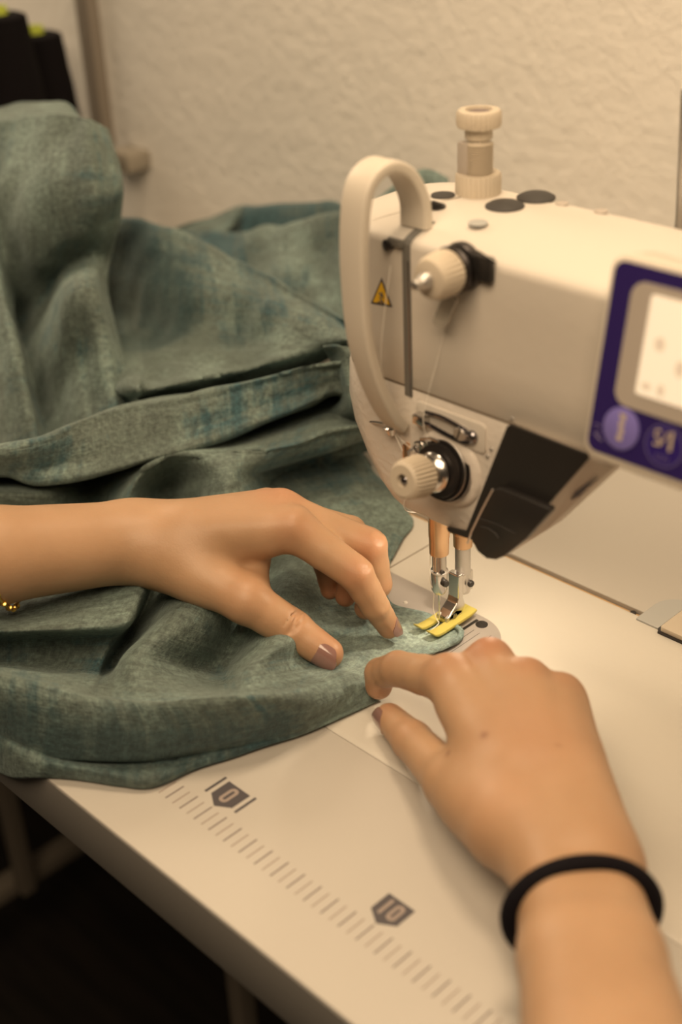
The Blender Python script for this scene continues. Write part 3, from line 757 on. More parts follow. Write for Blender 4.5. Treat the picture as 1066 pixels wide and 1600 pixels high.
# ---------------------------------------------------------------- implicit surface helper (hands)
class SDF:
    def __init__(self, lo, hi, h):
        self.lo = np.array(lo, float); self.h = h
        self.n = np.ceil((np.array(hi) - self.lo) / h).astype(int) + 1
        self.f = np.full(self.n, 9.0, np.float32)
    def axes(self, a, b):
        i0 = np.clip(np.floor((a - self.lo) / self.h).astype(int), 0, self.n - 1)
        i1 = np.clip(np.ceil((b - self.lo) / self.h).astype(int) + 1, 1, self.n)
        g = [self.lo[k] + self.h * np.arange(i0[k], i1[k]) for k in range(3)]
        return tuple(slice(i0[k], i1[k]) for k in range(3)), np.meshgrid(*g, indexing='ij', sparse=True)
    @staticmethod
    def cone(X, Y, Z, a, b, r1, r2, flat=None):
        ba = b - a; L2 = ba @ ba
        px, py, pz = X - a[0], Y - a[1], Z - a[2]
        t = np.clip((px * ba[0] + py * ba[1] + pz * ba[2]) / (L2 + 1e-9), 0, 1)
        qx, qy, qz = px - t * ba[0], py - t * ba[1], pz - t * ba[2]
        if flat is not None:                      # flat = (unit direction, factor > 1 squeezes along it)
            n_, s_ = flat
            dn = qx * n_[0] + qy * n_[1] + qz * n_[2]
            d2 = qx * qx + qy * qy + qz * qz + (s_ * s_ - 1) * dn * dn
        else: d2 = qx * qx + qy * qy + qz * qz
        return np.sqrt(d2) - (r1 + (r2 - r1) * t)
    def add(self, fn, lo, hi, k):
        """smooth union of the field with fn over a box"""
        sl_, (X, Y, Z) = self.axes(np.array(lo) - k - .4, np.array(hi) + k + .4)
        d = fn(X, Y, Z).astype(np.float32); f = self.f[sl_]
        if k > 0:
            h = np.clip(.5 + .5 * (f - d) / k, 0, 1)
            f[...] = f + (d - f) * h - k * h * (1 - h)
        else: np.minimum(f, d, out=f)
    def seg(self, a, b, r1, r2, k=.3, flat=None):
        a = np.array(a, float); b = np.array(b, float); R_ = max(r1, r2)
        self.add(lambda X, Y, Z: self.cone(X, Y, Z, a, b, r1, r2, flat), np.minimum(a, b) - R_, np.maximum(a, b) + R_, k)
    def carve(self, pts, r, k=.06):
        for a, b in zip(pts[:-1], pts[1:]):
            a = np.array(a, float); b = np.array(b, float)
            sl_, (X, Y, Z) = self.axes(np.minimum(a, b) - r - k - .2, np.maximum(a, b) + r + k + .2)
            d = -self.cone(X, Y, Z, a, b, r, r).astype(np.float32); f = self.f[sl_]
            h = np.clip(.5 - .5 * (f - d) / k, 0, 1)
            f[...] = f + (d - f) * h + k * h * (1 - h)
    def surface(self):
        """naive surface nets -> verts (cm), quads"""
        for k in range(3):                      # close the surface at the border of the box
            for e in (0, -1):
                sl_ = [slice(None)] * 3; sl_[k] = e; self.f[tuple(sl_)] = np.maximum(self.f[tuple(sl_)], .05)
        f = self.f; s = f < 0
        n = f.shape
        acc = np.zeros((n[0] - 1, n[1] - 1, n[2] - 1, 3), np.float32); cnt = np.zeros(acc.shape[:3], np.float32)
        for ax in range(3):
            sa = [slice(None)] * 3; sb_ = [slice(None)] * 3
            sa[ax] = slice(0, -1); sb_[ax] = slice(1, None)
            fa, fb = f[tuple(sa)], f[tuple(sb_)]
            cr = (fa < 0) != (fb < 0)
            ii = np.argwhere(cr)
            va = fa[cr]; vb = fb[cr]; t = va / (va - vb)
            p = ii.astype(np.float32); p[:, ax] += t
            o1, o2 = [k for k in range(3) if k != ax]
            for d1 in (0, -1):
                for d2 in (0, -1):
                    c = ii.copy(); c[:, o1] += d1; c[:, o2] += d2
                    ok = ((c >= 0) & (c < np.array(acc.shape[:3]))).all(1)
                    c = c[ok]; q = p[ok]
                    np.add.at(acc, (c[:, 0], c[:, 1], c[:, 2]), q)
                    np.add.at(cnt, (c[:, 0], c[:, 1], c[:, 2]), 1)
        m = cnt > 0; idx = -np.ones(cnt.shape, np.int64); idx[m] = np.arange(m.sum())
        V = acc[m] / cnt[m][:, None]
        V = V * self.h + self.lo
        Q = []
        for ax in range(3):
            sa = [slice(None)] * 3; sb_ = [slice(None)] * 3
            sa[ax] = slice(0, -1); sb_[ax] = slice(1, None)
            A_, B_ = s[tuple(sa)], s[tuple(sb_)]
            o1, o2 = [(1, 2), (2, 0), (0, 1)][ax]
            for inside, rev in ((A_ & ~B_, False), (~A_ & B_, True)):
                ii = np.argwhere(inside)
                ii = ii[(ii[:, o1] > 0) & (ii[:, o2] > 0) & (ii[:, o1] < cnt.shape[o1]) & (ii[:, o2] < cnt.shape[o2])]
                q = []
                for d1, d2 in ((0, 0), (-1, 0), (-1, -1), (0, -1)):
                    c = ii.copy(); c[:, o1] += d1; c[:, o2] += d2
                    q.append(idx[c[:, 0], c[:, 1], c[:, 2]])
                q = np.stack(q, 1)
                if rev: q = q[:, ::-1]
                Q.append(q)
        Q = np.concatenate(Q); Q = Q[(Q >= 0).all(1)]
        # two relaxing passes
        for _ in range(2):
            S = np.zeros_like(V); c = np.zeros(len(V), np.float32)
            for k in range(4):
                np.add.at(S, Q[:, k], V[Q[:, (k + 1) % 4]]); np.add.at(S, Q[:, (k + 1) % 4], V[Q[:, k]])
                np.add.at(c, Q[:, k], 1); np.add.at(c, Q[:, (k + 1) % 4], 1)
            V = V * .5 + S / c[:, None] * .5
        return V, Q

def P3(px, py, z): return on(2, z, px, py)

person = empty('person', (10, -20, 0), 'person sewing, only the bare forearms and hands with mauve nails in view, guiding the fabric', 'person')
NAILS = []
def nail(parent, tip, d, nvec, r, wid, back, fwd, name='fingernail'):
    d = np.array(d, float); d /= np.linalg.norm(d)
    n_ = np.array(nvec, float); n_ -= d * (n_ @ d); n_ /= np.linalg.norm(n_)
    s_ = np.cross(d, n_)
    U, V_ = 14, 18; outer = []; inner = []
    for j in range(V_ + 1):
        v = j / V_; a = -back + (back + fwd) * v
        e = (2 * v - 1)
        half = wid * (1 - max(0, e) ** 3.2 * .62) * (1 - max(0, -e) ** 4 * .45)
        for i in range(U + 1):
            th_ = half * (2 * i / U - 1)
            drop = .10 * v * v
            # rounded ends
            aa = a - (.16 * (2 * i / U - 1) ** 2 if v > .5 else -.16 * (2 * i / U - 1) ** 2) * abs(e)
            rad = r + .035
            p = np.array(tip) + d * aa + (n_ * math.cos(th_) + s_ * math.sin(th_)) * rad - n_ * drop
            q = p - (n_ * math.cos(th_) + s_ * math.sin(th_)) * .12
            outer.append(p); inner.append(q)
    W_ = U + 1; N_ = len(outer); fs = []
    for j in range(V_):
        for i in range(U):
            a = j * W_ + i
            fs.append((a, a + 1, a + 1 + W_, a + W_)); fs.append((N_ + a, N_ + a + W_, N_ + a + 1 + W_, N_ + a + 1))
    ring = [i for i in range(W_)] + [(j + 1) * W_ - 1 for j in range(1, V_ + 1)] + [V_ * W_ + i for i in range(U - 1, -1, -1)] + [j * W_ for j in range(V_ - 1, 0, -1)]
    for a, b_ in zip(ring, ring[1:] + ring[:1]): fs.append((a, b_, N_ + b_, N_ + a))
    o = MB().add(outer + inner, fs).build(name, 'nail', parent, sharp=60)
    return o

def finger(s, pts, rs, k=.25, root_k=.5, flat=None):
    pts = [np.array(p, float) for p in pts]
    for i in range(len(pts) - 1):
        s.seg(pts[i], pts[i + 1], rs[i], rs[i + 1], root_k if i == 0 else k)
def make_arm(name, s, flush_pts, moles=(), label=None):
    V, Q = s.surface()
    me = bpy.data.meshes.new(name)
    me.from_pydata([W(v) for v in V], [], [tuple(map(int, q)) for q in Q])
    bm_ = bmesh.new(); bm_.from_mesh(me); bmesh.ops.recalc_face_normals(bm_, faces=bm_.faces); bm_.to_mesh(me); bm_.free()
    for an, P_ in (('flush', flush_pts), ('mole', moles)):
        at = me.attributes.new(an, 'FLOAT', 'POINT')
        val = np.zeros(len(V), np.float32)
        for c, rad, amp in P_:
            val = np.maximum(val, amp * np.exp(-((V - np.array(c)) ** 2).sum(1) / (rad * rad)))
        at.data.foreach_set('value', val)
    return link(me, name, 'skin', person, label)

# joints of the left hand (fingers reach towards the needle, thumb on the near side)
Lw = P3(205, 846, 6.0)
Lf0 = P3(-10, 868, 7.2); Lf1 = P3(-330, 905, 9.0)
i_mcp, i_pip, i_dip, i_tip = P3(458, 826, 7.0), P3(556, 896, 4.9), P3(586, 946, 3.0), P3(608, 980, 1.35)
m_mcp, m_pip, m_dip, m_tip = P3(440, 800, 7.0), P3(578, 852, 5.3), P3(590, 912, 2.9), P3(572, 950, 1.35)
r_mcp, r_pip, r_dip, r_tip = P3(418, 796, 6.4), P3(548, 830, 4.6), P3(552, 888, 2.7), P3(540, 932, 1.3)
p_mcp, p_pip, p_dip, p_tip = P3(392, 800, 5.6), P3(490, 838, 4.3), P3(510, 885, 2.6), P3(516, 922, 1.3)
t_cmc, t_mcp, t_ip, t_tip = P3(262, 872, 5.4), P3(385, 938, 4.3), P3(457, 984, 2.7), P3(512, 1021, 1.75)
LO = np.array([-37, -9, -.5]); HI = np.array([1.5, 21, 12.5])
s = SDF(LO, HI, .09)
fd = (Lw - Lf0); fd /= np.linalg.norm(fd)
vdir_ = camdir(0, 0, 1)
sidev = np.cross(fd, vdir_); sidev /= np.linalg.norm(sidev)
s.seg(Lf1, Lf0, 2.75, 2.30, 0); s.seg(Lf0, Lw, 2.30, 1.95, .6)
s.seg(Lf0 - vdir_ * .9, Lw - vdir_ * .9, 2.1, 1.85, .8)
s.seg(Lw, i_mcp * .82 + Lw * .18, 1.75, 1.25, 1.0); s.seg(Lw - vdir_ * .8, m_mcp * .85 + Lw * .15, 1.7, 1.2, 1.0)
s.seg(Lw - vdir_ * 1.4, r_mcp, 1.5, 1.05, 1.0); s.seg(Lw - vdir_ * 1.8, p_mcp, 1.4, .95, 1.0)
s.seg(Lw * .5 + t_cmc * .5, t_cmc, 1.6, 1.5, .8); s.seg(t_cmc, t_mcp, 1.45, 1.16, 1.1)
s.seg(t_cmc * .6 + t_mcp * .4, i_mcp * .35 + Lw * .65, 1.1, 1.2, 1.2)                  # web of the thumb
s.seg(t_cmc * .45 + t_mcp * .55 - vdir_ * .3, i_mcp * .55 + Lw * .45 - vdir_ * .6, .7, .9, 1.0)
wb = P3(392, 872, 5.0)
s.seg(P3(330, 850, 5.6), wb, 1.2, .85, .9); s.seg(wb, P3(400, 915, 4.4), .8, .7, .7)
s.seg(t_mcp, t_ip, 1.12, .93, .4); s.seg(t_ip, t_tip, .96, .80, .3)
# tendons on the back of the hand
for q_ in (i_mcp, m_mcp): s.seg(q_ + camdir(0, .25, .8) * .75, Lw * .45 + q_ * .55 + camdir(0, .3, .8) * .95, .36, .22, .55)
s.seg(t_mcp * .5 + t_ip * .5, t_ip, .95, .93, .3)
s.seg(i_mcp * .55 + Lw * .45, i_mcp, 1.15, 1.08, .8)
s.seg(m_mcp * .55 + Lw * .45, m_mcp, 1.1, 1.08, .8)
def fing(s, pts, rs, k=.2):
    """bulging joints: each phalanx narrows slightly in its middle"""
    for i in range(len(pts) - 1):
        a, b = pts[i], pts[i + 1]; m = (a + b) / 2
        rm = (rs[i] + rs[i + 1]) / 2 * .955
        kk = .45 if i == 0 else k
        s.seg(a, m, rs[i], rm, kk); s.seg(m, b, rm, rs[i + 1], k)
fing(s, [p_mcp, p_pip, p_dip, p_tip], [.92, .74, .64, .52])
fing(s, [r_mcp, r_pip, r_dip, r_tip], [1.0, .82, .70, .56], .12)
fing(s, [m_mcp, m_pip, m_dip, m_tip], [1.1, .90, .76, .62], .12)
fing(s, [i_mcp, i_pip, i_dip, i_tip], [1.1, .90, .74, .60], .12)
# skin folds on the thumb's joint
td_ = (t_tip - t_ip); td_ /= np.linalg.norm(td_); up_ = camdir(.35, .45, .8); up_ -= td_ * (up_ @ td_); up_ /= np.linalg.norm(up_); sd_ = np.cross(td_, up_)
for off, am, rr_ in ((-.30, .8, .06), (-.04, 1.0, .075), (.2, .9, .07)):
    pts = [t_ip + td_ * (off + .06 * math.sin(a * 3 + off * 9)) + (up_ * math.cos(a) + sd_ * math.sin(a)) * 1.03 for a in np.linspace(-am * .8, am * .8, 9)]
    s.carve(pts, rr_, .08)
def joint_folds(a_, j_, b_, r_, dv, offs):
    """shallow skin creases over a finger joint"""
    t_ = b_ - a_; t_ /= np.linalg.norm(t_); u_ = dv - t_ * (dv @ t_); u_ /= np.linalg.norm(u_); w_ = np.cross(t_, u_)
    for o_ in offs:
        s.carve([j_ + t_ * o_ + (u_ * math.cos(q) + w_ * math.sin(q)) * (r_ + .045) for q in np.linspace(-.65, .65, 7)], .07, .07)
joint_folds(i_mcp, i_pip, i_dip, .90, camdir(.55, .6, .5), (-.28, -.08, .12))
joint_folds(m_mcp, m_pip, m_dip, .90, camdir(.65, .6, .5), (-.25, -.05, .15))
joint_folds(i_pip, i_dip, i_tip, .74, camdir(.75, .3, .5), (-.1, .08))
fl = [(i_pip + vdir_ * .6, .9, .55), (m_pip + vdir_ * .6, .9, .6), (m_mcp + camdir(0, 1, .4) * .8, 1.4, .6), (i_mcp + vdir_, 1.2, .3), (t_tip, 1.1, .6), (i_tip, .8, .7), (t_ip, 1.2, .35), (t_mcp, 1.5, .3), (m_dip, .8, .4), (r_tip, 1.5, 1.0), (p_tip, 1.5, 1.0), (m_tip, .9, .8)]
larm = make_arm('left_arm', s, fl, label='left forearm and hand pressing the fabric beside the needle')
nail(larm, t_tip, t_tip - t_ip, camdir(.02, -.50, .86), .80, 1.0, .72, .74)
nail(larm, i_tip, i_tip - i_dip, camdir(.80, .26, .55), .61, .9, .5, .62)

# right hand, nearer to the camera
Rw = P3(896, 1352, 3.6); Rf0 = P3(925, 1500, 4.2); Rf1 = P3(990, 1830, 5.6)
I = [P3(703, 1064, 4.6), P3(622, 1045, 3.1), P3(594, 1052, 2.0), P3(592, 1072, 1.2)]
Mi = [P3(765, 1040, 5.0), P3(748, 1062, 2.2), P3(745, 1110, 1.0), P3(755, 1140, .9)]
Ri = [P3(824, 1072, 4.9), P3(812, 1095, 2.0), P3(806, 1140, 1.0), P3(812, 1165, .9)]
Pi = [P3(878, 1095, 4.3), P3(866, 1120, 1.9), P3(858, 1160, .9), P3(862, 1180, .8)]
Th = [P3(790, 1290, 3.4), P3(706, 1222, 2.7), P3(645, 1158, 1.6), P3(609, 1122, 1.05)]
s = SDF(np.array([-2.5, -12, -.4]), np.array([31, 17, 9.2]), .115)
rd = Rw - Rf0; rd /= np.linalg.norm(rd)
rs_ = np.cross(rd, [0, 0, 1]); rs_ /= np.linalg.norm(rs_)
upz = np.cross(rs_, rd)
for sg in (-1, 1):
    s.seg(Rf1 + rs_ * sg * .85, Rf0 + rs_ * sg * .62, 2.25, 1.86, .0 if sg < 0 else 1.0)
    s.seg(Rf0 + rs_ * sg * .62, Rw + rs_ * sg * .55, 1.86, 1.66, .5)
palm_c = Rw * .5 + (I[0] + Pi[0]) / 2 * .5
s.seg(Rw - rs_ * .9, I[0] * .85 + Rw * .15, 1.6, 1.15, .7)
s.seg(Rw - rs_ * .3, Mi[0] * .85 + Rw * .15, 1.7, 1.2, .7)
s.seg(Rw + rs_ * .3, Ri[0] * .85 + Rw * .15, 1.7, 1.15, .7)
s.seg(Rw + rs_ * .9, Pi[0] * .9 + Rw * .1, 1.55, 1.1, 1.2)
s.seg(Rw + rs_ * .9 - upz * .6, Pi[0] * .6 + Rw * .4 - upz * .7, 1.2, 1.2, 1.2)
s.seg(Rw * .4 + Th[0] * .6, Th[0], 1.5, 1.45, 1.0)
s.seg(Th[0], Th[1], 1.45, 1.18, 1.1)
s.seg(Th[0] * .5 + Th[1] * .5, I[0] * .45 + Rw * .55, 1.2, 1.2, 1.2)
s.seg(Th[0] * .25 + Th[1] * .75, I[0] * .62 + Rw * .38, .85, 1.0, 1.0)
s.seg(Th[1], Th[2], 1.12, .90, .4); s.seg(Th[2], Th[3], .90, .72, .3)
for q, rr in ((I, [1.08, .84, .74, .66]), (Mi, [1.10, .85, .72, .6]), (Ri, [1.05, .8, .7, .6]), (Pi, [.98, .72, .62, .55])):
    s.seg(q[0] * .6 + Rw * .4, q[0], 1.1, rr[0], .8)
    fing(s, q, rr, .15)
for q_ in (I, Mi, Ri, Pi):
    s.seg(q_[0] + upz * .62, q_[0] * .4 + Rw * .6 + upz * .95, .44, .30, .6)
    s.seg(q_[0] + upz * .35, q_[0] * .9 + q_[1] * .1 + upz * .35, .78, .74, .35)
fl = [(I[0] + upz * .8, 1.1, .35), (Mi[0] + upz * .9, 1.1, .85), (Ri[0] + upz * .8, 1.0, .5), (Pi[0] + upz * .7, 1.0, .4), (I[3], 1.0, .6), (I[1], 1.0, .3), (Th[3], 1.0, .5), (Th[2], 1.0, .3), (palm_c + upz * 1.5, 2.4, .22), (Th[0] + upz, 1.6, .25), (Rw + rs_ * 1.5, 1.6, .2)]
def on_back(px, py):                       # a point on the back of the hand under a pixel
    for z in np.arange(8.5, 1, -.05):
        p = P3(px, py, z); q = ((p - s.lo) / s.h).astype(int)
        if (q >= 0).all() and (q < s.n).all() and s.f[tuple(q)] < 0: return p
    return P3(px, py, 5)
rarm = make_arm('right_arm', s, fl, [(on_back(757, 1149), .17, .8), (on_back(700, 1177), .15, .8), (on_back(873, 1163), .13, .4)], label='right forearm and hand resting on the machine bed')
nail(rarm, Th[3], Th[3] - Th[2], camdir(-.66, -.28, .70), .735, .95, .68, .62)

# hair tie round the right wrist, gold bracelet on the left
c0 = Rw * .50 + Rf0 * .50 + np.array([0, 0, -.1])
ring = []
for k in range(72):
    a = 2 * math.pi * k / 72
    ring.append(c0 + rs_ * math.cos(a) * 2.62 + upz * math.sin(a) * 1.94 + rd * (.25 * math.sin(a) + .30 * math.cos(a)))
tie = MB().tube(ring, .36, 14, closed=True).build('hair_tie', 'tie')
tag(tie, 'thick black elastic hair tie worn around the right wrist', 'hair tie')
bc = P3(6, 868, 7.15); pts = []
for k in range(48):
    a = 2 * math.pi * k / 48
    pts.append(bc + (camdir(0, 1, 0) * math.cos(a) * 2.62 + vdir_ * (math.sin(a) * 2.9 - .5)) + camdir(-1, 0, 0) * (.55 + .9 * math.cos(a)))
brc = MB().tube(pts, .09, 6, closed=True)
for k in range(0, 48, 2): brc.lathe(pts[k], pts[(k + 1) % 48] - pts[k], [(-.1, .08), (-.06, .17), (.06, .17), (.1, .08)], 8)
tag(brc.build('bracelet', 'gold'), 'thin gold chain bracelet on the left forearm at the image edge', 'bracelet')

# ---------------------------------------------------------------- fabric
FV, FF, FUV = [], [], []
rng = np.random.RandomState(4)
def fpt(q):
    """(px, py, z) or (px, py, 'y', Y)"""
    return on(1, q[3], q[0], q[1]) if len(q) == 4 else on(2, q[2], q[0], q[1])
def sheet(lines, nu, nv, rough=.10, uv0=(0, 0), minz=None):
    """a piece of the cloth lofted through its fold lines"""
    L_ = [[fpt(q) for q in ln_] for ln_ in lines]
    rows = [[crom(ln_, (len(ln_) - 1) * i / nu) for i in range(nu + 1)] for ln_ in L_]
    G = np.zeros((nv + 1, nu + 1, 3))
    for i in range(nu + 1):
        c = [r[i] for r in rows]
        for j in range(nv + 1): G[j, i] = crom(c, (len(c) - 1) * j / nv)
    # gentle wrinkles along the surface normal
    gu = np.gradient(G, axis=1); gv = np.gradient(G, axis=0)
    nn = np.cross(gu, gv); nn /= np.linalg.norm(nn, axis=2, keepdims=True) + 1e-9
    X, Y, Z = G[..., 0], G[..., 1], G[..., 2]
    w = np.zeros(X.shape)
    for _ in range(14):
        d = rng.normal(size=3); d /= np.linalg.norm(d); fr = rng.uniform(.5, 2.4); ph = rng.uniform(0, 6.28)
        d2 = rng.normal(size=3); d2 /= np.linalg.norm(d2)
        w += np.sin((X * d[0] + Y * d[1] + Z * d[2]) * fr + ph + 1.3 * np.sin((X * d2[0] + Y * d2[1] + Z * d2[2]) * .5)) / fr
    G = G + nn * (w * rough * .35)[..., None]
    if minz is not None: G[..., 2] = np.where(G[..., 1] > FRONT - .1, np.maximum(G[..., 2], minz), G[..., 2])
    du = np.linalg.norm(np.diff(G, axis=1), axis=2).mean(0); dv = np.linalg.norm(np.diff(G, axis=0), axis=2).mean(1)
    U_ = np.concatenate([[0], np.cumsum(du)]) + uv0[0]; V_ = np.concatenate([[0], np.cumsum(dv)]) + uv0[1]
    base = len(FV)
    for j in range(nv + 1):
        for i in range(nu + 1):
            FV.append(G[j, i]); FUV.append((U_[i], V_[j]))
    for j in range(nv):
        for i in range(nu):
            a = base + j * (nu + 1) + i
            FF.append((a, a + nu + 1, a + nu + 2, a + 1))

Yq = lambda x, y, v: (x, y, 'y', v)
# --- the part lying in front and under the left hand
L = [
 [(-60, 905, 2.6), (0, 895, 2.6), (100, 880, 2.4), (180, 870, 2), (235, 865, 1.4), (262, 865, .5), (300, 865, .9), (350, 860, 1.0), (430, 850, .8), (500, 840, .6), (560, 845, .4), (590, 850, .3), (612, 868, .25)],
 [(-60, 945, 3.0), (0, 938, 3.0), (100, 915, 3.2), (180, 905, 3.6), (234, 895, 3.8), (246, 905, .2), (286, 915, 3.4), (350, 925, 3.2), (410, 900, .5), (455, 900, 1.8), (520, 905, .5), (575, 905, .35), (606, 905, .22)],
 [(-60, 985, 4.6), (0, 985, 4.5), (80, 981, 4.5), (150, 977, 4.3), (210, 968, 4.0), (224, 955, .1), (276, 942, 3.8), (330, 962, 3.4), (380, 975, .5), (440, 955, 2.3), (500, 950, .6), (560, 945, .32), (612, 943, .22)],
 [(-60, 1004, 2.2), (0, 1003, 2.0), (70, 1002, 2.0), (130, 1002, 2.1), (180, 1000, 2.2), (196, 1000, .1), (246, 985, 3.7), (305, 1003, 2.7), (362, 1018, .1), (430, 1006, 3.4), (510, 985, .9), (590, 968, .36), (672, 960, .24)],
 [(-60, 1032, 1.5), (0, 1036, 1.4), (60, 1042, 1.4), (110, 1048, 1.5), (150, 1052, 1.6), (176, 1040, .1), (206, 1030, 3.3), (272, 1044, 2.0), (344, 1055, .2), (396, 1040, 3.5), (500, 1026, .9), (600, 995, .42), (718, 984, .28)],
 [(-60, 1040, 3.9), (0, 1050, 4.1), (50, 1061, 4.1), (98, 1074, 4.0), (138, 1081, 3.8), (160, 1083, 3.4), (212, 1086, 3.6), (280, 1086, 3.7), (346, 1084, 3.4), (400, 1078, 3.5), (480, 1062, 2.1), (590, 1025, .55), (722, 996, .32)],
 [(-60, 1056, 4.1), (0, 1066, 4.3), (50, 1077, 4.3), (98, 1088, 4.2), (145, 1095, 4.1), (185, 1097, 4.0), (230, 1099, 4.0), (285, 1098, 3.9), (345, 1095, 3.8), (405, 1090, 3.6), (472, 1080, 2.8), (560, 1050, 1.2), (700, 1012, .32)],
 [(-60, 1100, 2.9), (0, 1110, 3.0), (50, 1122, 3.0), (100, 1134, 2.9), (150, 1140, 2.9), (200, 1143, 2.8), (250, 1142, 2.7), (310, 1135, 2.6), (370, 1127, 2.5), (430, 1117, 2.3), (500, 1098, 1.9), (562, 1070, 1.1), (640, 1032, .35)],
 [(-60, 1128, 1.2), (0, 1150, 1.2), (50, 1170, 1.1), (90, 1184, 1.0), (140, 1188, 1.1), (190, 1186, 1.2), (250, 1178, 1.3), (310, 1166, 1.3), (370, 1154, 1.3), (430, 1138, 1.3), (500, 1116, 1.1), (552, 1092, .8), (588, 1070, .5)],
 [(-60, 1114, .6), (0, 1140, .55), (50, 1163, .5), (90, 1177, .5), (140, 1185, .5), (190, 1187, .5), (250, 1188, .6), (310, 1178, .6), (370, 1166, .6), (430, 1151, .6), (500, 1127, .55), (552, 1103, .45), (593, 1080, .35)],
 [(-60, 1120, 1.3), (0, 1156, 1.3), (50, 1180, 1.2), (90, 1193, 1.1), (140, 1202, 1.0), (188, 1210, .85), (238, 1215, .65), (302, 1194, .5), (372, 1173, .45), (432, 1155, .42), (502, 1131, .38), (556, 1105, .34), (597, 1086, .30)],
 [Yq(-60, 1160, -3.5), Yq(0, 1206, -3.6), (50, 1210, .2), (90, 1214, .2), (145, 1221, .2), (190, 1227, .2), (236, 1229, .2), (303, 1202, .2), (373, 1179, .2), (433, 1160, .2), (503, 1136, .2), (558, 1109, .2), (598, 1090, .2)],
 [Yq(-60, 1150, -3.1), Yq(0, 1200, -3.1), (50, 1200, .05), (90, 1206, .05), (145, 1215, .05), (190, 1221, .05), (234, 1222, .05), (300, 1196, .05), (370, 1174, .05), (430, 1154, .05), (500, 1130, .05), (552, 1104, .05), (590, 1088, .05)],
]
sheet(L, 240, 260, .07, (0, 0), .05)
hem = smooth_path([P3(704, 974, .32), P3(720, 985, .36), P3(716, 998, .38), P3(690, 1012, .38), P3(655, 1026, .36), P3(615, 1050, .32), P3(596, 1078, .3)], 60)
hb = MB().tube(hem, [.15 + .02 * math.sin(i * 1.7) for i in range(61)], 10); base = len(FV)
FV += [np.array(v) for v in hb.v]; FUV += [(v[0] * 1.5, v[1] * 1.5) for v in hb.v]
FF += [tuple(i + base for i in f) for f in hb.f if len(f) == 4]
# --- flat part running to the right behind the hand
Gs = [
 [(300, 790, .4), (400, 735, .5), (480, 700, .5), (550, 697, .35), (556, 702, .2)],
 [(330, 810, .9), (420, 760, .9), (500, 745, .7), (570, 730, .5), (584, 735, .2)],
 [(360, 830, .7), (450, 795, .8), (520, 773, 1.1), (598, 760, .8), (614, 762, .22)],
 [(400, 850, .5), (470, 830, .7), (545, 800, .9), (620, 795, .5), (646, 812, .2)],
 [(430, 880, .4), (500, 860, .5), (560, 840, .6), (610, 835, .35), (630, 842, .18)],
 [(460, 910, .3), (520, 890, .3), (565, 880, .3), (600, 872, .25), (612, 876, .15)],
]
sheet(Gs, 90, 90, .08, (40, 10), .06)
# --- long rolls of the middle
Ms = [
 [(-60, 715, 4.6), (20, 700, 4.6), (80, 680, 4.8), (150, 655, 4.8), (215, 640, 4.6), (300, 622, 4.6), (400, 600, 4.8), (480, 582, 5.2), (545, 560, 5.6), (600, 540, 5.6)],
 [(-60, 700, 6.6), (20, 690, 7.0), (75, 678, 7.2), (142, 645, 7.4), (210, 627, 7.4), (295, 614, 7.5), (394, 592, 7.7), (470, 574, 8.0), (522, 566, 8.2), (560, 556, 8.2)],
 [(-60, 718, 6.6), (15, 706, 6.9), (78, 692, 7.0), (146, 664, 7.1), (215, 647, 7.1), (300, 632, 7.2), (396, 607, 7.4), (474, 586, 7.7), (528, 574, 7.9), (556, 584, 7.6)],
 [(-60, 740, 5.4), (12, 730, 5.6), (70, 728, 5.5), (148, 710, 5.7), (222, 690, 5.8), (306, 668, 6.0), (397, 638, 6.3), (476, 612, 6.7), (528, 596, 7.0), (560, 612, 6.2)],
 [(-60, 752, 4.4), (8, 744, 4.5), (58, 756, 4.4), (142, 748, 4.5), (226, 725, 4.7), (310, 701, 4.9), (396, 668, 5.2), (479, 639, 5.5), (524, 622, 5.7), (562, 640, 5.0)],
 [(-60, 742, 2.2), (10, 734, 2.2), (60, 742, 2.2), (140, 733, 1.6), (225, 710, 1.6), (310, 686, 1.8), (396, 650, 2.2), (480, 622, 2.6), (526, 606, 2.8), (560, 626, 3.0)],
 [(-60, 765, 3.6), (10, 766, 3.7), (75, 768, 3.4), (140, 765, 1.0), (226, 728, 4.4), (282, 704, 5.0), (370, 706, 4.6), (450, 688, 4.9), (522, 665, 5.1), (574, 660, 4.8)],
 [(-60, 775, 3.6), (10, 778, 3.7), (75, 782, 3.0), (144, 782, .8), (214, 742, 4.3), (272, 722, 4.2), (340, 714, 5.0), (452, 700, 4.8), (524, 675, 5.0), (580, 668, 4.6)],
 [(-60, 800, 2.2), (10, 800, 2.2), (75, 805, 1.8), (150, 800, .4), (196, 785, 3.2), (262, 760, 1.0), (348, 745, 4.6), (414, 730, 3.4), (515, 703, 3.6), (584, 684, 3.4)],
 [(-60, 820, 1.2), (10, 820, 1.2), (75, 825, 1.2), (150, 820, .3), (200, 820, 2.2), (268, 800, .4), (360, 785, 3.6), (430, 742, 1.0), (520, 700, 1.4), (580, 688, 1.4)],
 [(-60, 850, .8), (10, 850, .8), (75, 850, .8), (150, 845, .4), (210, 850, 1.2), (290, 840, .3), (368, 830, 2.0), (445, 775, .4), (522, 728, .4), (575, 705, .4)],
]
sheet(Ms, 200, 220, .10, (10, 60), .06)
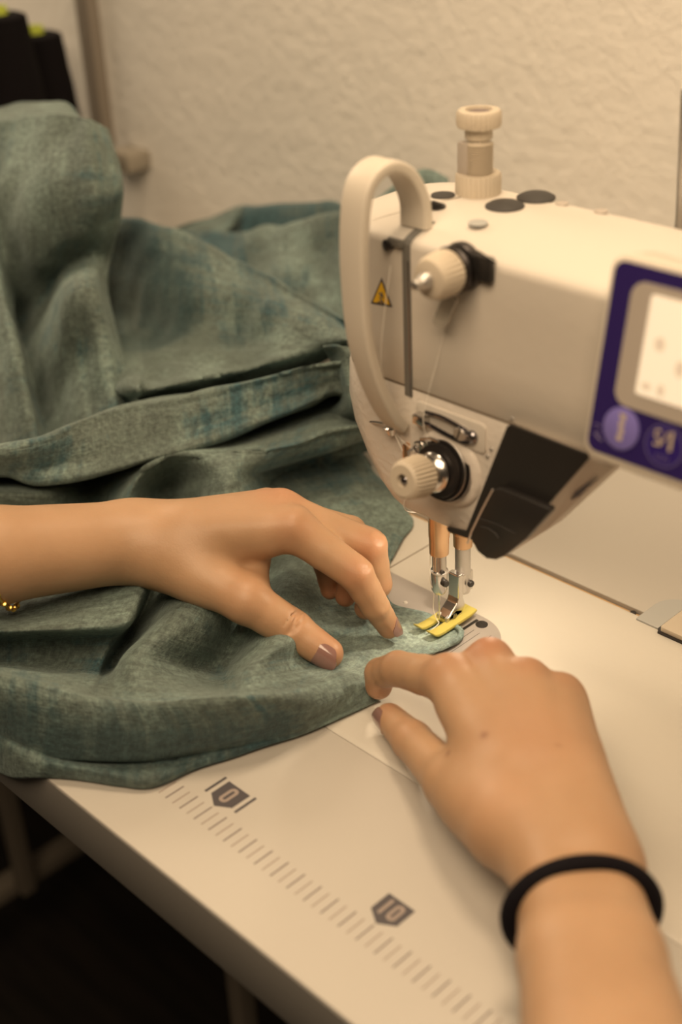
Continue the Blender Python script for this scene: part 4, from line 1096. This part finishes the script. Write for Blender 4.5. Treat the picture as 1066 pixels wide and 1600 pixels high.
# --- sheet sloping up behind the rolls
Bs = [
 [Yq(40, 370, 36), Yq(190, 362, 36), Yq(250, 375, 36), Yq(310, 395, 36), Yq(360, 415, 36), Yq(430, 452, 35), Yq(490, 488, 34), Yq(555, 525, 33), Yq(640, 565, 32)],
 [Yq(40, 350, 33), Yq(190, 341, 33), Yq(245, 352, 33), Yq(302, 372, 33), Yq(352, 392, 33), Yq(420, 429, 32), Yq(480, 465, 31), Yq(550, 504, 30), Yq(640, 550, 29)],
 [Yq(40, 365, 32), Yq(186, 356, 32), Yq(245, 372, 31.6), Yq(304, 394, 31.6), Yq(356, 414, 31.6), Yq(424, 448, 31), Yq(484, 480, 30.2), Yq(550, 514, 29.5), Yq(640, 555, 29)],
 [Yq(40, 430, 31.5), Yq(178, 430, 31.5), Yq(240, 440, 29.5), Yq(305, 450, 29), Yq(365, 460, 29.5), Yq(430, 480, 28.5), Yq(488, 500, 28.6), Yq(550, 522, 28.4), Yq(640, 560, 28)],
 [Yq(40, 510, 29.5), Yq(178, 512, 29.5), Yq(235, 520, 27.6), Yq(305, 525, 26.5), Yq(370, 528, 27.8), Yq(435, 530, 26.8), Yq(492, 532, 27.4), Yq(552, 534, 27.4), Yq(640, 566, 27)],
 [Yq(40, 600, 27), (190, 595, 6.6), (235, 595, 7.0), (310, 585, 7.6), (380, 572, 7.2), (440, 560, 7.8), (496, 548, 7.8), (552, 540, 8), (640, 570, 7)],
 [Yq(40, 630, 26), (196, 622, 5.4), (222, 624, 5.6), (315, 604, 6.2), (390, 590, 6.0), (450, 574, 6.6), (500, 560, 6.8), (552, 546, 7), (640, 575, 6)],
 [Yq(40, 650, 26), (196, 640, 4.2), (222, 640, 4.2), (315, 620, 4.6), (390, 606, 4.6), (450, 588, 5.0), (500, 572, 5.4), (552, 556, 5.6), (640, 590, 5)],
]
sheet(Bs, 150, 130, .14, (70, 20))
# right-hand fold beside the machine
Es = [
 [(505, 545, 9.2), (530, 541, 9.4), (560, 545, 9.2), (600, 560, 8.6)],
 [(512, 562, 7.6), (534, 556, 8.8), (562, 562, 8.8), (604, 580, 8)],
 [(520, 590, 6.6), (540, 590, 7.8), (566, 595, 7.6), (606, 610, 7)],
 [(528, 625, 5.2), (548, 635, 6.2), (570, 642, 6.2), (608, 650, 6)],
 [(500, 650, 3.6), (545, 655, 4.4), (572, 658, 4.6), (606, 664, 4.4)],
]
sheet(Es, 40, 50, .06, (120, 60))
# --- far pile against the wall
Cf = [
 [Yq(270, 362, 44), Yq(340, 366, 44), Yq(400, 364, 44), Yq(455, 354, 43.5), Yq(505, 342, 43), Yq(550, 330, 42.5), Yq(620, 300, 42)],
 [Yq(268, 356, 42), Yq(340, 361, 42), Yq(400, 358, 42), Yq(452, 349, 41.5), Yq(502, 337, 41), Yq(550, 325, 40.5), Yq(620, 305, 40)],
 [Yq(268, 372, 41), Yq(340, 378, 41), Yq(400, 378, 40.5), Yq(452, 372, 40), Yq(502, 362, 40), Yq(550, 352, 39.5), Yq(620, 330, 39)],
 [Yq(268, 420, 39), Yq(340, 425, 38.6), Yq(400, 425, 39), Yq(452, 425, 37.6), Yq(502, 420, 38.6), Yq(550, 415, 37.5), Yq(620, 400, 37)],
 [Yq(268, 500, 36), Yq(340, 500, 36), Yq(400, 500, 36), Yq(452, 505, 35.6), Yq(502, 520, 35), Yq(550, 530, 34.5), Yq(620, 540, 34)],
]
sheet(Cf, 100, 70, .12, (100, 100))
Cb = [
 [Yq(276, 362, 45.0), Yq(335, 346, 46.5), Yq(372, 330, 47.5), Yq(400, 326, 48.0), Yq(460, 323, 48.0), Yq(520, 320, 47.0), Yq(560, 322, 45.0), Yq(620, 300, 45.0), Yq(660, 274, 45.5), Yq(700, 285, 45.0)],
 [Yq(276, 357, 44.0), Yq(335, 338, 45.5), Yq(372, 323, 46.5), Yq(400, 320, 47.0), Yq(460, 317, 47.0), Yq(520, 316, 46.0), Yq(560, 320, 44.0), Yq(620, 290, 44.0), Yq(660, 266, 44.5), Yq(700, 280, 44.0)],
 [Yq(276, 368, 43.8), Yq(335, 350, 45.2), Yq(372, 342, 45.5), Yq(400, 334, 46.0), Yq(460, 330, 46.0), Yq(520, 328, 45.3), Yq(560, 335, 43.5), Yq(620, 320, 43.0), Yq(660, 300, 43.5), Yq(700, 310, 43.0)],
 [Yq(276, 400, 43.0), Yq(335, 400, 44.0), Yq(372, 400, 44.5), Yq(400, 400, 45.0), Yq(460, 400, 44.5), Yq(520, 400, 44.0), Yq(560, 400, 43.0), Yq(620, 400, 42.0), Yq(660, 400, 42.0), Yq(700, 400, 42.0)],
]
sheet(Cb, 110, 50, .10, (140, 100))
fl_ = [[Yq(282, 359, 43), Yq(330, 341, 44), Yq(380, 321, 45.5)], [Yq(288, 362, 42.6), Yq(340, 352, 43.2), Yq(378, 329, 45)], [Yq(292, 367, 42.4), Yq(345, 364, 42.6), Yq(372, 345, 44.5)]]
sheet(fl_, 24, 16, .03, (150, 130))
# --- tall draped mass on the left
cols = [[Yq(*q) for q in c] for c in (
 [(-120, 230, 22), (-120, 310, 21), (-120, 390, 19.5), (-120, 470, 18), (-120, 560, 16), (-120, 650, 14), (-120, 750, 12)],
 [(-50, 200, 23.5), (-55, 290, 22), (-55, 370, 20.5), (-50, 450, 18.5), (-45, 540, 16), (-38, 640, 13.8), (-30, 750, 11.5)],
 [(-5, 190, 24.4), (-14, 290, 22.4), (-12, 380, 20.5), (0, 455, 17.6), (18, 530, 15.4), (36, 620, 13.8), (50, 710, 12.5)],
 [(8, 188, 24.6), (2, 290, 22.6), (4, 395, 21.2), (12, 475, 19.4), (28, 545, 17.6), (48, 632, 15.6), (62, 702, 13.4)],
 [(40, 184, 25), (28, 290, 22.5), (30, 410, 21.6), (30, 505, 22.6), (50, 575, 18.8), (64, 645, 17.6), (76, 695, 15.5)],
 [(70, 182, 25), (60, 290, 22.0), (62, 396, 21.4), (68, 474, 22.8), (82, 532, 18.2), (92, 620, 17.4), (100, 685, 15.8)],
 [(96, 181, 25.4), (90, 290, 22.3), (94, 372, 21.9), (98, 428, 23.4), (102, 468, 18.6), (114, 580, 17.8), (126, 668, 15.8)],
 [(116, 182, 25.8), (116, 290, 22.8), (122, 362, 22.5), (124, 410, 24), (128, 450, 19.2), (140, 560, 18.6), (152, 655, 16.6)],
 [(136, 186, 26), (146, 290, 23.2), (146, 352, 23.2), (145, 402, 24.4), (148, 448, 20.2), (164, 560, 18.6), (178, 648, 16.8)],
 [(152, 193, 26.8), (172, 290, 24.8), (166, 350, 24.6), (162, 405, 25.2), (160, 455, 22), (181, 560, 20), (197, 640, 17.8)],
 [(164, 204, 28.2), (190, 280, 26.8), (184, 340, 26.6), (172, 400, 26.2), (167, 448, 24), (187, 545, 21.6), (209, 624, 19)],
 [(156, 206, 32), (182, 280, 31), (176, 340, 31), (166, 400, 31), (160, 448, 29), (180, 545, 26), (204, 622, 22)])]
sheet(cols, 130, 200, .12, (30, 120))
Ab = [
 [Yq(-100, 230, 31), Yq(-20, 180, 31), Yq(20, 168, 31), Yq(52, 162, 31), Yq(92, 161, 31), Yq(112, 172, 30.5), Yq(124, 186, 30), Yq(140, 210, 30)],
 [Yq(-100, 225, 30), Yq(-20, 176, 30), Yq(20, 164, 30), Yq(52, 159, 30), Yq(92, 158, 30), Yq(112, 167, 29.5), Yq(126, 183, 29), Yq(142, 205, 29)],
 [Yq(-100, 232, 28), Yq(-20, 184, 28), Yq(20, 175, 28), Yq(52, 171, 28), Yq(92, 170, 28), Yq(112, 177, 28), Yq(126, 187, 28), Yq(142, 205, 28)],
 [Yq(-100, 240, 25), Yq(-20, 196, 25.2), Yq(20, 190, 25.4), Yq(52, 187, 25.4), Yq(92, 186, 26), Yq(112, 187, 26.3), Yq(130, 192, 26.8), Yq(148, 205, 27.5)],
]
sheet(Ab, 70, 40, .05, (0, 150))
cap = [
 [Yq(-120, 232, 22), Yq(-50, 202, 23.5), Yq(-5, 192, 24), Yq(40, 186, 25), Yq(96, 183, 25.4), Yq(136, 188, 25.8), Yq(160, 200, 28)],
 [Yq(-120, 222, 22.4), Yq(-50, 192, 24), Yq(-5, 184, 24.6), Yq(40, 179, 25.6), Yq(96, 176, 26), Yq(136, 181, 26.4), Yq(158, 197, 28.4)],
 [Yq(-120, 226, 25), Yq(-50, 198, 26), Yq(-5, 188, 26.6), Yq(40, 182, 27), Yq(96, 180, 27.6), Yq(136, 186, 28), Yq(156, 200, 30)],
]
me = bpy.data.meshes.new('fabric')
me.from_pydata([W(v) for v in FV], [], FF)
FVa = np.array(FV)
for an, pts_ in (('dye_shade', [(on(1, 29, 235, 450), 4.2, .62), (on(1, 28, 275, 520), 4.0, .6), (on(1, 31, 205, 390), 3, .6), (on(1, 28, 385, 545), 3, .4), (on(1, 22, 90, 545), 2.5, .4), (on(1, 24, 175, 330), 3, .35),
                          (P3(40, 1125, 2.4), 1.8, .55), (P3(110, 1150, 1.8), 2.0, .6), (P3(190, 1160, 1.8), 2.2, .6), (P3(270, 1155, 1.7), 2.2, .55), (P3(350, 1140, 1.7), 2.0, .5), (P3(430, 1125, 1.6), 1.8, .45), (P3(-20, 1110, 2.0), 2, .5)]),  # front roll: teal print deepened to paint in the shade below its crest
                 ('lit_tint', [(P3(655, 985, .4), 2.1, .85), (P3(560, 1045, .8), 1.3, .5), (P3(600, 1015, .6), 1.4, .5), (P3(500, 1060, 1.4), 1.0, .25), (on(1, 22.5, 20, 260), 3.2, .3), (on(1, 37.5, 410, 430), 3, .25)])):  # paler spots, painting in the light around the needle
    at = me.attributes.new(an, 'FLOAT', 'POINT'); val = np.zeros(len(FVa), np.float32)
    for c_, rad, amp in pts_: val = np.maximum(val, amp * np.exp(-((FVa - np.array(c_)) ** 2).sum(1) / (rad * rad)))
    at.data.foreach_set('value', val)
uvl = me.uv_layers.new(name='UVMap')
li = np.zeros(len(me.loops), np.int64); me.loops.foreach_get('vertex_index', li)
uvl.data.foreach_set('uv', np.array(FUV, np.float32)[li].ravel())
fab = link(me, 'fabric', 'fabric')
sm = fab.modifiers.new('thickness', 'SOLIDIFY'); sm.thickness = .0012; sm.offset = -1
tag(fab, 'heaped blue green velour fabric lying over the table and under the presser foot', 'fabric')
